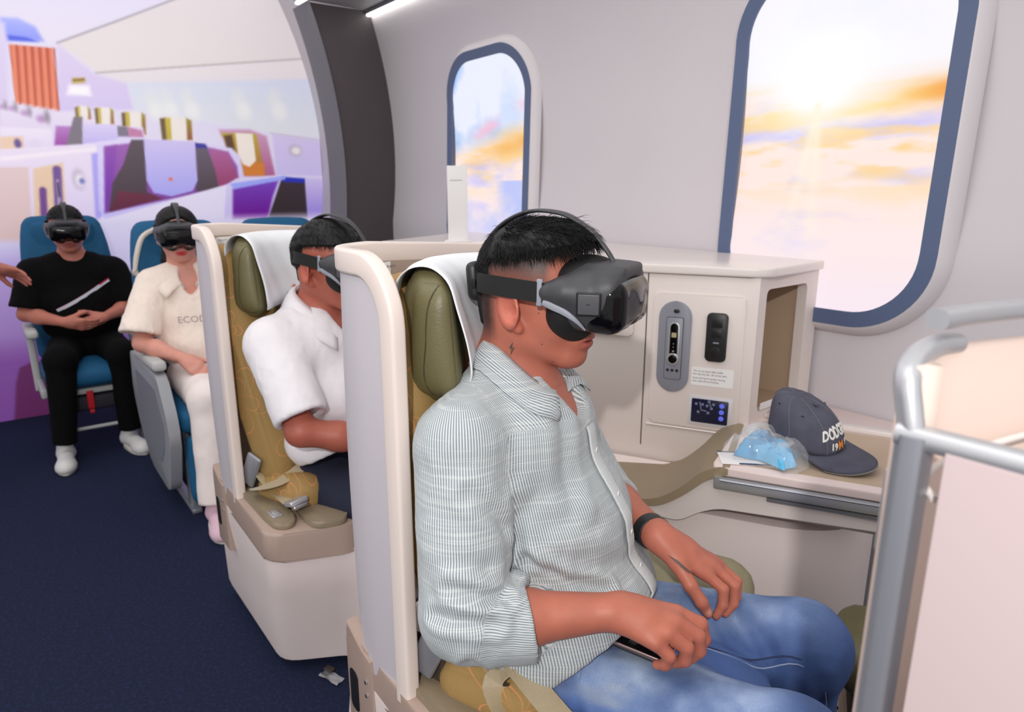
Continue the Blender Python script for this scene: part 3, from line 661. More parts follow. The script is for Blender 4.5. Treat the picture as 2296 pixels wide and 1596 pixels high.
def loft(name, rings, m, parent=None, cap=True, angle=40):
    n = len(rings[0]); V_ = [p for r_ in rings for p in r_]; F_ = []
    for k in range(len(rings) - 1):
        for i in range(n): F_.append((k * n + i, k * n + (i + 1) % n, (k + 1) * n + (i + 1) % n, (k + 1) * n + i))
    if cap: F_.append(tuple(range(n))[::-1]); F_.append(tuple((len(rings) - 1) * n + i for i in range(n)))
    o = mesh(name, V_, F_, m, parent, True, angle)
    bm = bmesh.new(); bm.from_mesh(o.data); bmesh.ops.recalc_face_normals(bm, faces=bm.faces[:]); bm.to_mesh(o.data); bm.free()
    return o

def plan_normals(P):
    out = []
    for i in range(len(P)):
        d = np.array(P[min(i + 1, len(P) - 1)]) - np.array(P[max(i - 1, 0)]); d /= np.linalg.norm(d); out.append(np.array((-d[1], d[0])))
    return out                                            # outward (to the aisle / to the rear)

def strip_band(name, pts, z, w, thick, m, parent, up=None):
    """a woven strap: flat ribbon along 3D pts; w across"""
    return sweep(name, smooth_path(pts, 6), [(-w / 2, -thick / 2), (w / 2, -thick / 2), (w / 2, thick / 2), (-w / 2, thick / 2)], m, parent, up=up or (0, 0, 1), angle=30)

def make_pod(label):
    t = empty('business_seat', (PX, PY, 0), SEAT_A); tag(t, label, 'seat', 'business class seats')
    # --- shell
    ctrl = [(-0.122, -0.207), (-0.166, -0.187), (-0.221, -0.161), (-0.268, -0.128), (-0.297, -0.085), (-0.305, -0.02), (-0.305, 0.12), (-0.30, 0.27), (-0.285, 0.40), (-0.262, 0.50)]
    P = [p for p in smooth_path(ctrl, 6)]
    # denser start for the rounded front corner
    P = [P[0] + (P[1] - P[0]) * k / 5 for k in range(5)] + P[1:]
    s = np.concatenate([[0], np.cumsum([np.linalg.norm(P[i + 1] - P[i]) for i in range(len(P) - 1)])])
    zt = np.where(s < 0.085, 1.175 + 0.095 * np.sqrt(np.clip(1 - (1 - s / 0.085) ** 2, 0, 1)), 1.27); zt = zt - 0.028 * np.clip((s - 0.30) / 0.4, 0, 1)
    N = plan_normals(P); z0 = 0.47; V_, F_ = [], []; T = 0.036; nz_ = 12
    def wall(name, off0, off1, m, ztop, zbot):
        V_, F_ = [], []
        for side, off in ((0, off0), (1, off1)):
            for i, p in enumerate(P):
                for j in range(nz_ + 1):
                    z = zbot + (ztop[i] - zbot) * j / nz_
                    o = off + (0.006 * math.sin(math.pi * j / nz_) if side == 0 else 0)
                    V_.append((p[0] + N[i][0] * o, p[1] + N[i][1] * o, z))
        k = nz_ + 1; n = len(P); q = n * k
        for i in range(n - 1):
            for j in range(nz_):
                a = i * k + j; F_.append((a, a + k, a + k + 1, a + 1)); F_.append((q + a, q + a + 1, q + a + k + 1, q + a + k))
            F_.append((i * k, q + i * k, q + (i + 1) * k, (i + 1) * k)); F_.append((i * k + nz_, (i + 1) * k + nz_, q + (i + 1) * k + nz_, q + i * k + nz_))
        for j in range(nz_): F_.append((j, j + 1, q + j + 1, q + j)); a = (n - 1) * k + j; F_.append((a, q + a, q + a + 1, a + 1))
        return mesh(name, V_, F_, m, t, True, 50)
    wall('shell', 0.002, -0.010, M['shell'], zt - 0.022, z0)
    wall('shell_lining', -0.0115, -0.0155, M['lining'], zt - 0.024, z0 + 0.03)
    rim_path = [(P[0][0], P[0][1], z) for z in np.linspace(0.50, 1.14, 10)] + [(p[0], p[1], z - 0.018) for p, z in zip(P, zt)]
    lat = [(N[0][0], N[0][1], 0)] * 10 + [(q[0], q[1], 0) for q in N]
    sec = [(a - 0.003, b) for a, b in rrect(0, 0, 0.026, 0.040, 0.006, 3)]
    sweep('shell_rim', rim_path, sec, M['rim'], t, lat=lat, angle=60)
    # --- instruction label on the lining
    i0 = 44
    lb = rbox('label', (0.002, 0.085, 0.034), (-0.2885, 0.00, 1.214), M['paper'], t, 0.0008); lb['label'] = 'small white instruction label'
    text_mesh('lettering', 'Không sử dụng khi ngồi gần ghế này', 0.0062, M['ink'], lb, (-0.2872, -0.035, 1.221), (0, 1, 0), (0, 0, 1)); text_mesh('lettering', 'Do not use behind seat', 0.0075, M['ink'], lb, (-0.2872, -0.035, 1.207), (0, 1, 0), (0, 0, 1))
    # --- base: tapering white box, taupe band, armrest top
    top = round_poly([(-0.335, -0.105), (0.112, -0.345), (0.262, -0.215), (0.42, -0.15), (0.44, 0.27), (-0.27, 0.32)], [0.03, 0.04, 0.03, 0.03, 0.04, 0.03], 4)
    low = round_poly([(-0.46, 0.01), (0.012, -0.240), (0.170, -0.135), (0.36, -0.10), (0.37, 0.25), (-0.27, 0.30)], [0.03, 0.05, 0.03, 0.03, 0.04, 0.03], 4)
    def mixr(a, b, w, z): return [(p[0] * (1 - w) + q[0] * w, p[1] * (1 - w) + q[1] * w, z) for p, q in zip(a, b)]
    ctr = np.mean(low, axis=0); ins = [(p[0] + (ctr[0] - p[0]) * 0.08, p[1] + (ctr[1] - p[1]) * 0.10) for p in low]
    loft('base', [mixr(ins, low, 0, 0.03), mixr(ins, low, 0.75, 0.037), mixr(low, top, 0.02, 0.06), mixr(low, top, 0.35, 0.2), mixr(low, top, 0.72, 0.32), mixr(low, top, 0.93, 0.40), mixr(low, top, 0.97, 0.45)], M['base'], t)
    bandp = round_poly([(-0.345, -0.095), (0.118, -0.352), (0.268, -0.222), (0.285, -0.18), (0.20, -0.118), (-0.02, -0.118), (-0.28, -0.06)], [0.02, 0.04, 0.03, 0.02, 0.03, 0.03, 0.02], 4)
    prism('armrest_band', bandp, 0.44, 0.52, M['taupe'], t, bev=0.008)
    p1 = round_poly([(-0.185, -0.165), (-0.115, -0.135), (0.137, -0.258), (0.152, -0.298), (0.118, -0.318), (0.055, -0.292)], 0.022, 4)
    prism('armrest_pad', p1, 0.519, 0.535, M['pad'], t, bev=0.006, seg=3)
    p2 = round_poly([(0.060, -0.195), (0.055, -0.125), (0.20, -0.125), (0.262, -0.215), (0.212, -0.272), (0.170, -0.262)], 0.022, 4)
    prism('armrest_pad', p2, 0.519, 0.538, M['pad'], t, bev=0.006, seg=3)
    k = rbox('latch_plate', (0.042, 0.026, 0.006), (0.075, -0.272, 0.537), M['alu'], t, 0.002, (0, 0, R(-27))); rbox('latch_tab', (0.024, 0.013, 0.005), (0.075, -0.272, 0.5405), M['silver'], k, 0.001, (0, 0, R(-27)))
    # rear trim bracket with a dark slot on the aisle side
    rear = prism('rear_trim', [(-0.05, 0.30), (0.06, 0.30), (0.06, 0.515), (0.02, 0.512), (-0.04, 0.55), (-0.05, 0.50)], -0.012, 0.012, M['taupe'], t, axis='y', bev=0.004)
    rear.location = (-0.275, -0.128, 0); rear.rotation_euler = (0, 0, R(-28))
    sl = prism('slot', rrect(-0.018, 0.405, 0.035, 0.09, 0.012), -0.0135, -0.010, M['dark'], t, axis='y', bev=0.0005); sl.location = rear.location; sl.rotation_euler = rear.rotation_euler
    for z in (0.46, 0.43):
        sc = prism('screw', circ(0.004, 8), -0.016, -0.012, M['chrome'], t, axis='y'); sc.location = (rear.location[0] + 0.035, rear.location[1] - 0.018, z); sc.rotation_euler = rear.rotation_euler
    # --- upholstery
    def lean(w):
        q = lean0(w); ymin = -0.205 + 0.055 * min(1, max(0, (-0.02 - q[0]) / 0.08)) + 0.05 * min(1, max(0, (-0.10 - q[0]) / 0.06)); return (q[0], max(q[1], ymin), q[2])
    def lean0(w):                                             # backrest: recline and a little waist
        x, y, z = w; return (x - 0.26 * (z) + 0.04 * (z * 3) ** 2 * (0.3 if z < 0 else -0.1), y * (1 - 0.10 * max(z, 0) / 0.33), z)
    bk = cushion('backrest', (0.11, 0.42, 0.654), (-0.122, 0.028, 0.883), M['gold'], t, r=0.05, puff=0.012, taper=lean, n=14)
    def wedge(w): x, y, z = w; return (x - 0.10 * z * 1.0 + (0.018 * (0.06 - z) / 0.1), y, z)
    hr = cushion('headrest', (0.126, 0.32, 0.210), (-0.092, 0.014, 1.130), M['olive'], t, r=0.044, puff=0.012, taper=lambda w: (w[0] * (1.0 - (0.32 if w[0] > 0 else 0.42) * (w[2] + 0.1) / 0.2) - 0.066 * max(0, 1 - (w[1] / 0.155) ** 2), w[1], w[2]), n=18)
    hr.location = (0, 0, 0)
    # stitched piping down the end of the headrest
    hb = bvh_of(hr); st = []
    for u_, z_ in smooth_path([(-0.074, 1.230), (-0.088, 1.185), (-0.092, 1.125), (-0.098, 1.075), (-0.088, 1.042), (-0.055, 1.044)], 8):
        h_ = hb.ray_cast(Vector((u_, -0.4, z_)), Vector((0, 1, 0)))
        if h_[0]: st.append(np.array(h_[0]) - np.array((0, 0.0004, 0)))
    tube('seam', st, 0.0011, mat('olive_seam', (66, 62, 40), 0.6), hr, 5)
    # white cloth over the headrest
    prof = [(-0.152, 1.170), (-0.149, 1.214), (-0.130, 1.238), (-0.102, 1.2475), (-0.074, 1.243), (-0.048, 1.221), (-0.034, 1.180), (-0.021, 1.135), (-0.014, 1.095), (-0.014, 1.065), (-0.020, 1.045)]
    pr = smooth_path(prof, 4); V_ = []; F_ = []; nv = 25
    for p in pr:
        for j in range(nv):
            a = -1 + 2 * j / (nv - 1); low_ = max(0, 1.09 - p[1]) / 0.04
            yy = 0.01 + a * (0.142 - 0.02 * min(low_, 1) ** 2)
            V_.append((p[0] + 0.0012 * math.sin(j * 1.1 + p[1] * 30) + 0.006 - 0.010 * abs(a) ** 6 - 0.064 * max(0, 1 - ((yy - 0.01) / 0.155) ** 2) + 0.002, yy, p[1] + 0.003 * math.cos(a * 1.5)))
    F_ = [(i * nv + j, i * nv + j + 1, (i + 1) * nv + j + 1, (i + 1) * nv + j) for i in range(len(pr) - 1) for j in range(nv - 1)]
    cv = mesh('headrest_cover', V_, F_, M['white'], t)
    sm = cv.modifiers.new('solid', 'SOLIDIFY'); sm.thickness = 0.002; sm.offset = 1
    # printed lotus and lettering on the cover
    lo = empty('lotus_print'); bpy.data.objects.remove(lo)
    cb = bvh_of(cv)
    def oncover(y, z):
        h_ = cb.ray_cast(Vector((0.3, y, z)), Vector((-1, 0, 0))); return (h_[0] + Vector((0.0028, 0, 0))) if h_[0] else Vector((-0.1, y, z))
    bm = bmesh.new()
    for k, a in enumerate((-62, -36, -12, 12, 36, 62)):
        L_ = 0.013 * (1 - 0.12 * abs(a) / 60); w = 0.0026; ca, sa = math.sin(R(a)), math.cos(R(a))
        bm.faces.new([bm.verts.new(oncover(0.020 + (x * sa + y * ca), 1.089 + (y * sa - x * ca)) + Vector((0.0002 * k, 0, 0))) for x, y in [(0, 0), (-w, 0.55 * L_), (0, L_), (w, 0.55 * L_)]])
    from_bm('lotus_print', bm, M['orange'], cv, False)
    text_mesh('lettering', 'Vietnam Airlines', 0.0095, M['blueink'], cv, (0, 0, 0), (0, 1, 0), (0, 0, 1), warp=lambda x, y: oncover(-0.012 + x, 1.076 + y))
    # seat cushion
    cushion('seat_cushion', (0.47, 0.38, 0.12), (0.17, 0.06, 0.475), M['gold'], t, r=0.045, puff=0.012, n=12)
    bl = cushion('side_bolster', (0.22, 0.10, 0.10), (0.03, -0.155, 0.545), M['gold'], t, r=0.042, puff=0.006, rot=(0, R(-8), R(-8)))
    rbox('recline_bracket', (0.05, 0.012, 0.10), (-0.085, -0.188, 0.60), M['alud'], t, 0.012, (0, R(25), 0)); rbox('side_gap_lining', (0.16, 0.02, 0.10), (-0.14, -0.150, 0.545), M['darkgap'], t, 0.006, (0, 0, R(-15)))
    return t

def belt(parent, pts, name='seat_belt'): return strip_band(name, pts, 0, 0.046, 0.0022, M['belt'], parent)

pod1 = make_pod('cream seat pod with golden lotus upholstery holding the man in the striped shirt')
pod2 = copy_tree(pod1); pod2.location.x += PITCH_X; pod2['label'] = 'cream seat pod with golden lotus upholstery holding the man in white'
# seat belts lie differently in each pod
b = belt(pod2, [(-0.075, -0.165, 0.60), (-0.045, -0.172, 0.575), (0.01, -0.185, 0.553), (0.065, -0.215, 0.556), (0.10, -0.235, 0.56)]); 
b = belt(pod2, [(-0.06, -0.10, 0.565), (-0.03, -0.13, 0.60), (0.02, -0.125, 0.585), (0.06, -0.10, 0.562), (0.085, -0.10, 0.56)])
b = belt(pod2, [(-0.05, -0.20, 0.555), (-0.02, -0.225, 0.575), (0.03, -0.20, 0.59), (0.045, -0.12, 0.61), (0.02, -0.05, 0.62)])
bu = rbox('buckle', (0.052, 0.05, 0.014), (0.118, -0.238, 0.566), M['alu'], pod2, 0.004, (R(8), R(-20), R(-25))); rbox('buckle_tab', (0.02, 0.04, 0.01), (0.14, -0.248, 0.562), M['chrome'], bu, 0.003, (R(8), R(-20), R(-25)))
belt(pod1, [(-0.02, -0.115, 0.60), (0.02, -0.150, 0.625), (0.075, -0.190, 0.632), (0.14, -0.215, 0.60), (0.21, -0.225, 0.56), (0.28, -0.215, 0.54)])
belt(pod1, [(0.10, -0.20, 0.545), (0.07, -0.215, 0.56), (0.05, -0.205, 0.60), (0.075, -0.190, 0.634)])
belt(pod1, [(-0.035, -0.10, 0.69), (-0.015, -0.135, 0.655), (0.02, -0.16, 0.60), (0.05, -0.17, 0.58)])

# ------------------------------------------------------------------ side console (same local frame)
def make_console(label, UX=0.70):
    t = empty('side_console', (PX, PY, 0), SEAT_A); tag(t, label, 'console', 'side consoles along the window wall')
    FV = 0.913
    # plan outline of the cabinet, clipped by the wall (kept clear of it)
    def wallv(u, gap=0.03):      # local y of the wall at local x=u
        return ((2.035 - gap) - PY - u * math.sin(SEAT_A)) / math.cos(SEAT_A)
    poly = round_poly([(-0.42, FV), (0.336, FV), (0.470, wallv(0.47) - 0.0), (-0.42, wallv(-0.42))], [0.0, 0.03, 0.0, 0.0], 5)
    # cabinet built of panels so the niche in the chamfered end is a real hole
    fr = prism('front_panel', [(-0.37, 0.53), (0.322, 0.53), (0.322, 1.135), (-0.37, 1.135)], FV, FV + 0.02, M['cream'], t, axis='y', bev=0.004)
    rbox('panel_joint', (0.003, 0.002, 0.54), (0.012, FV - 0.0004, 0.87), M['darkgap'], fr, 0.0005)
    # chamfered end frame with opening
    e0 = np.array((0.318, FV)); e1 = np.array((0.470, wallv(0.47))); ed = (e1 - e0); el = np.linalg.norm(ed); ed /= el; en = np.array((ed[1], -ed[0]))
    def ept(s, z, d=0): q = e0 + ed * s + en * d; return (q[0], q[1], z)
    outer = [(0, 0.60), (el, 0.60), (el, 1.135), (0, 1.135)]; hole = round_poly([(0.045, 0.735), (el - 0.07, 0.735), (el - 0.075, 1.095), (0.045, 1.095)], 0.02, 4)
    def ringed(name, hole_, outer_, d0, d1, m):
        n = len(hole_); bm = bmesh.new()
        def near(p):
            # project hole vertex radially to the rectangle
            c = (el / 2, 0.9); dx, dz = p[0] - c[0], p[1] - c[1]
            kx = (el / 2) / abs(dx) if abs(dx) > 1e-6 else 1e9; kz = (0.235 if dz > 0 else 0.3) / abs(dz) if abs(dz) > 1e-6 else 1e9
            k = min(kx, kz); return (c[0] + dx * k, c[1] + dz * k)
        rings = [[bm.verts.new(ept(*near(p), d0)) for p in hole_], [bm.verts.new(ept(*p, d0)) for p in hole_], [bm.verts.new(ept(*p, d1)) for p in hole_]]
        for a, b_ in ((0, 1), (1, 2)):
            for i in range(n): bm.faces.new((rings[a][i], rings[a][(i + 1) % n], rings[b_][(i + 1) % n], rings[b_][i]))
        # fill the four corners
        cs = [bm.verts.new(ept(*p, d0)) for p in ((0, 0.60), (el, 0.60), (el, 1.135), (0, 1.135))]
        def side(p): q = near(p); return 'l' if q[0] < 1e-4 else ('r' if q[0] > el - 1e-4 else ('b' if q[1] < 0.9 else 't'))
        for i in range(n):
            a, b_ = side(hole_[i]), side(hole_[(i + 1) % n])
            if a != b_:
                c_ = {frozenset('lb'): 0, frozenset('rb'): 1, frozenset('rt'): 2, frozenset('lt'): 3}[frozenset(a + b_)]
                bm.faces.new((rings[0][i], cs[c_], rings[0][(i + 1) % n]))
        return from_bm(name, bm, m, t, True, 30)
    ringed('end_frame', hole, outer, 0.0, -0.03, M['cream'])
    # niche interior (beige box)
    hv = [(0.035, 0.735), (el - 0.06, 0.735), (el - 0.06, 1.10), (0.035, 1.10)]
    bm = bmesh.new(); A_ = [bm.verts.new(ept(*p, -0.028)) for p in hv]; B_ = [bm.verts.new(ept(p[0] * 0.9 + 0.02, p[1], -0.20)) for p in hv]
    for i in range(4): bm.faces.new((A_[i], A_[(i + 1) % 4], B_[(i + 1) % 4], B_[i]))
    bm.faces.new(B_); from_bm('niche', bm, mat('beige_niche', (176, 152, 128), 0.6), t, False)
    nl = mesh('niche_label', [ept(0.06, 0.738, 0.001), ept(0.20, 0.738, 0.001), ept(0.20, 0.760, 0.001), ept(0.06, 0.760, 0.001)], [(0, 1, 2, 3)], M['paper'], t, False)
    # side/back closing walls
    prism('body', [(-0.37, FV + 0.02), (0.10, FV + 0.02), (0.16, wallv(0.16)), (-0.37, wallv(-0.37))], 0.02, 1.13, M['cream'], t, bev=0.002)
    # top slab
    tp = round_poly([(-0.375, FV - 0.012), (0.345, FV - 0.012), (0.485, wallv(0.485) + 0.012), (-0.375, wallv(-0.375) + 0.012)], [0.0, 0.05, 0.0, 0.0], 6)
    prism('top', tp, 1.132, 1.158, M['cream_top'], t, bev=0.006, seg=3)
    # raised frame of the equipment panel
    rc = [(rrect(0.162, 0.878, 0.262, 0.400, 0.012), FV - 0.0015), (rrect(0.162, 0.878, 0.254, 0.392, 0.010), FV - 0.006)]
    pn = prism('equipment_panel', rrect(0.162, 0.878, 0.256, 0.396, 0.012), FV - 0.006, FV + 0.002, M['cream'], t, axis='y', bev=0.004, seg=3)
    Y0 = FV - 0.006
    # handset in its grey oval cradle
    cr = rrect_solid('handset_cradle', 0.098, 0.919, 0.094, 0.272, 0.047, Y0 - 0.005, Y0, M['greyplate'], t, 0.002)
    y = Y0 - 0.005
    rrect_solid('cradle_outline', 0.098, 0.915, 0.050, 0.186, 0.006, y - 0.0006, y, M['dark'], cr, 0); rrect_solid('handset_body', 0.098, 0.915, 0.047, 0.183, 0.005, y - 0.003, y, M['greyplate'], cr, 0.0008)
    y -= 0.003
    rrect_solid('handset_ring', 0.098, 0.932, 0.034, 0.122, 0.017, y - 0.002, y, M['silver'], cr, 0.0008); rrect_solid('handset_face', 0.098, 0.938, 0.022, 0.104, 0.011, y - 0.003, y, M['gloss'], cr, 0.0006)
    rrect_solid('dial_ring', 0.0975, 0.884, 0.036, 0.036, 0.018, y - 0.004, y, M['silver'], cr, 0.001); rrect_solid('dial', 0.0975, 0.884, 0.025, 0.025, 0.0125, y - 0.005, y, M['gloss'], cr, 0.001)
    rrect_solid('handset_display', 0.098, 0.956, 0.014, 0.014, 0.001, y - 0.0034, y, mat('lcd_tan', (170, 160, 120), 0.4), cr, 0); rrect_solid('cradle_release', 0.101, 1.026, 0.016, 0.010, 0.004, Y0 - 0.008, Y0, M['dark'], cr, 0.001)
    for k in (-1, 0, 1): rrect_solid('round_key', 0.098 + 0.0135 * k, 0.850, 0.009, 0.009, 0.0045, y - 0.0012, y, M['dark'], cr, 0.0004)
    for zz_ in (0.930, 0.920, 0.908): rrect_solid('key_mark', 0.098, zz_, 0.006 if zz_ < .91 else .002, 0.004, 0.001, y - 0.0034, y, M['silver'], cr, 0)
    # black remote
    rm = rrect_solid('remote_holder', 0.2165, 0.958, 0.058, 0.140, 0.012, Y0 - 0.010, Y0, M['blk'], t, 0.004)
    y = Y0 - 0.010
    rrect_solid('remote_window', 0.2165, 1.000, 0.030, 0.026, 0.004, y - 0.0008, y, M['dark'], rm, 0.0003); rrect_solid('remote_window', 0.2165, 0.970, 0.028, 0.024, 0.004, y - 0.0008, y, M['dark'], rm, 0.0003)
    rrect_solid('remote_slot', 0.2165, 0.943, 0.016, 0.004, 0.001, y - 0.001, y, M['greyplate'], rm, 0); rrect_solid('remote_pad', 0.2165, 0.916, 0.028, 0.028, 0.014, y - 0.0008, y, M['dark'], rm, 0.0003)
    # instruction label
    lb = rrect_solid('instruction_label', 0.212, 0.838, 0.118, 0.054, 0.002, Y0 - 0.0008, Y0, M['paper'], t, 0)
    for k, s_ in enumerate(('Thu và cài thanh điều khiển', 'khi máy bay lăn, cất và hạ cánh')):
        text_mesh('lettering', s_, 0.0074, M['ink'], lb, (0.158, Y0 - 0.0010, 0.852 - 0.009 * k), (1, 0, 0), (0, 0, 1))
    for k, s_ in enumerate(('Stow and latch handset during', 'taxi, take off and landing')):
        text_mesh('lettering', s_, 0.0074, M['ink'], lb, (0.158, Y0 - 0.0010, 0.831 - 0.009 * k), (1, 0, 0), (0, 0, 1))
    # seat control panel
    cp = rrect_solid('control_panel', 0.2125, 0.735, 0.125, 0.088, 0.003, Y0 - 0.002, Y0, mat('pale_grey_plate', (206, 204, 208), 0.4), t, 0.001)
    y = Y0 - 0.002
    rrect_solid('control_face', 0.2115, 0.735, 0.104, 0.072, 0.004, y - 0.001, y, M['navy'], cp, 0.0004); y -= 0.001
    for k in range(3): rrect_solid('blue_key', 0.2455, 0.756 - 0.019 * k, 0.0145, 0.0145, 0.0072, y - 0.001, y, M['bluebtn'], cp, 0.0004)
    lightk = mat('pale_key', (120, 122, 150), 0.4)
    for a_, b_ in ((0.173, 0.755), (0.191, 0.755), (0.180, 0.731), (0.208, 0.731), (0.209, 0.765), (0.204, 0.752), (0.222, 0.758), (0.217, 0.745)):
        rrect_solid('key', a_, b_, 0.0085, 0.0085, 0.0042, y - 0.0008, y, lightk, cp, 0.0002)
    for a0, b0, a1, b1 in ((0.183, 0.762, 0.188, 0.738), (0.188, 0.737, 0.203, 0.736), (0.211, 0.761, 0.215, 0.749)):
        mx, mz = (a0 + a1) / 2, (b0 + b1) / 2; L_ = math.hypot(a1 - a0, b1 - b0)
        rbox('seat_symbol', (L_, 0.0008, 0.003), (mx, y - 0.0004, mz), lightk, cp, 0.0002, (0, -math.atan2(b1 - b0, a1 - a0), 0))
    # light ledge line under the equipment panel and a recessed screen tray left of it
    rbox('ledge', (0.25, 0.008, 0.006), (0.150, FV - 0.003, 0.672), M['cream_top'], t, 0.003)
    tr = rrect_solid('side_tray', -0.12, 0.99, 0.19, 0.10, 0.012, FV - 0.012, FV, M['cream'], t, 0.004)
    # --- lower body: S-shaped arm ledge, body, table
    T0 = 0.56
    pad = round_poly([(-0.20, 0.580), (0.130, 0.588), (0.195, 0.634), (0.245, 0.690), (0.290, 0.7085), (0.31, 0.7085), (0.31, 0.688), (0.262, 0.672), (0.205, 0.616), (0.14, 0.570), (-0.20, 0.562)], [0, 0.05, 0.03, 0.04, 0.02, 0, 0, 0.03, 0.03, 0.05, 0], 5)
    bodyp = round_poly([(-0.20, 0.574), (0.13, 0.582), (0.195, 0.626), (0.240, 0.684), (0.272, 0.686), (0.29, 0.655), (UX - 0.04, 0.640), (UX - 0.04, 0.596), (0.29, 0.596), (0.235, 0.570), (0.20, 0.542), (-0.20, 0.540)], [0, 0.05, 0.03, 0.02, 0.01, 0.01, 0, 0, 0.03, 0.03, 0.03, 0], 4)
    cb_ = prism('console_body', bodyp, T0 + 0.012, 0.90, M['cream'], t, axis='y', bev=0.012, seg=3)
    for v_ in cb_.data.vertices:
        if v_.co.z > 0.558: v_.co.z -= (0.085 * (v_.co.y - T0) + 0.003) * min(1, max(0, (0.25 - v_.co.x) / 0.12))
    al = prism('arm_ledge', pad, T0 + 0.004, FV + 0.002, M['armpad'], t, axis='y', bev=0.006, seg=3)
    for v_ in al.data.vertices: v_.co.z -= 0.085 * (v_.co.y - T0) * min(1, max(0, (0.25 - v_.co.x) / 0.12))
    # table top: cream slab, beige inlay, aluminium rails
    tb = round_poly([(0.268, 0.566), (UX, 0.556), (UX + 0.04 * (UX > .5), wallv(UX + 0.04 * (UX > .5), 0.02)), (0.40, wallv(0.40, 0.02)), (0.30, FV - 0.01)], [0.02, 0.0, 0, 0, 0], 4)
    tab = prism('table', tb, 0.686, 0.708, mat('pale_pink_table', (226, 208, 204), 0.35), t, bev=0.005, seg=3)
    prism('table_inlay', round_poly([(0.295, 0.60), (UX, 0.592), (UX, 0.95), (0.36, 0.97), (0.33, 0.80)], 0.02, 3), 0.7075, 0.7088, mat('beige_inlay', (186, 164, 142), 0.45), tab)
    rl = prism('wall_lip', [(0.36, 1.0), (0.375, 0.985), (UX, 0.955), (UX, 0.99), (0.40, 1.03)], 0.708, 0.722, M['cream_top'], t, bev=0.003)
    prism('table_rail', [(0.555, 0.655), (0.553, 0.665), (0.556, 0.684), (0.60, 0.684), (0.60, 0.653), (0.56, 0.653)], 0.276, UX, M['alu'], t, axis='x', bev=0.004)
    prism('rail_groove', [(0.5535, 0.6755), (0.5515, 0.6785), (0.5535, 0.6815), (0.57, 0.68)], 0.29, UX, M['alud'], t, axis='x')
    prism('lower_rail', [(0.562, 0.640), (0.560, 0.650), (0.60, 0.652), (0.60, 0.638)], 0.40, UX, M['alud'], t, axis='x', bev=0.003)
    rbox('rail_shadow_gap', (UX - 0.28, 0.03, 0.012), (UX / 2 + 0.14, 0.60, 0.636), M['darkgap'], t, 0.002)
    # lower side panel, set back, and foot cushion
    lowp = [(-0.20, 0.60), (UX - 0.25, 0.60), (UX - .15, 0.63), (UX - .08, 0.70), (UX - .04, 0.80), (UX - .04, 0.90), (-0.20, 0.90)]
    prism('lower_panel', round_poly(lowp, [0, 0.1, 0.08, 0.06, 0.02, 0, 0], 6), 0.02, 0.56, M['base'], t)
    return t
con1 = make_console('cream side console with handset and table, beside the man in the striped shirt')
con2 = make_console('cream side console in the row behind, with the white card stand on top', 0.455); con2.location.x += PITCH_X

# olive cushions in the footwell and the dark vent
fc = cushion('foot_cushion', (0.30, 0.22, 0.11), (0.72, 0.36, 0.44), M['olive'], None, 0.045, 0.01); fc.matrix_world = Matrix.Translation((PX, PY, 0)) @ Matrix.Rotation(SEAT_A, 4, 'Z'); tag(fc, 'olive leather foot cushion beyond the knees', 'cushion')
sc_ = cushion('window_side_cushion', (0.46, 0.17, 0.13), (0.16, 0.345, 0.50), mat('olive_side_leather', (140, 132, 104), 0.5, noise=0.05, nscale=12, bump=0.2, bscale=200), None, 0.05, 0.012); sc_.matrix_world = fc.matrix_world.copy(); tag(sc_, 'olive leather cushion beside the left thigh', 'cushion')
vt = empty('floor_vent', (PX, PY, 0), SEAT_A); tag(vt, 'dark brown slatted vent under the foot cushion', 'vent')
prism('vent_box', [(0.60, 0.28), (0.86, 0.28), (0.86, 0.46), (0.60, 0.46)], 0.02, 0.385, M['darkgap'], vt, bev=0.004)
for k in range(6): rbox('slat', (0.012, 0.12, 0.004), (0.596, 0.36, 0.10 + 0.045 * k), M['taupe'], vt, 0.001)

# ------------------------------------------------------------------ partition of the pod in front (right edge of the picture), world axes
pt = empty('seat_partition', (-0.17, 0.47, 0)); tag(pt, 'cream pod partition with grey metal edges, nearest on the right', 'partition')
prism('side_panel', [(0.02, 0.03), (0.75, 0.03), (0.75, 1.185), (0.02, 1.195)], 0.002, 0.03, mat('rose_cream_panel', (190, 172, 172), 0.5), pt, axis='y', bev=0.003)
# vertical metal edge
sweep('edge_trim', [(0.0, 0.012, z) for z in np.linspace(0.03, 1.20, 8)], rrect(0, 0, 0.016, 0.026, 0.004, 3), M['alud'], pt, lat=(1, 0, 0))
sweep('edge_trim', [(-0.012, 0.028, z) for z in np.linspace(0.03, 1.215, 8)], rrect(0, 0, 0.014, 0.014, 0.004, 3), M['egrey'], pt, lat=(1, 0, 0))
sweep('top_rail', [(x, 0.012, 1.198) for x in np.linspace(-0.012, 0.75, 6)], rrect(0, 0, 0.018, 0.016, 0.006, 3), M['alu'], pt, lat=(0, 1, 0))
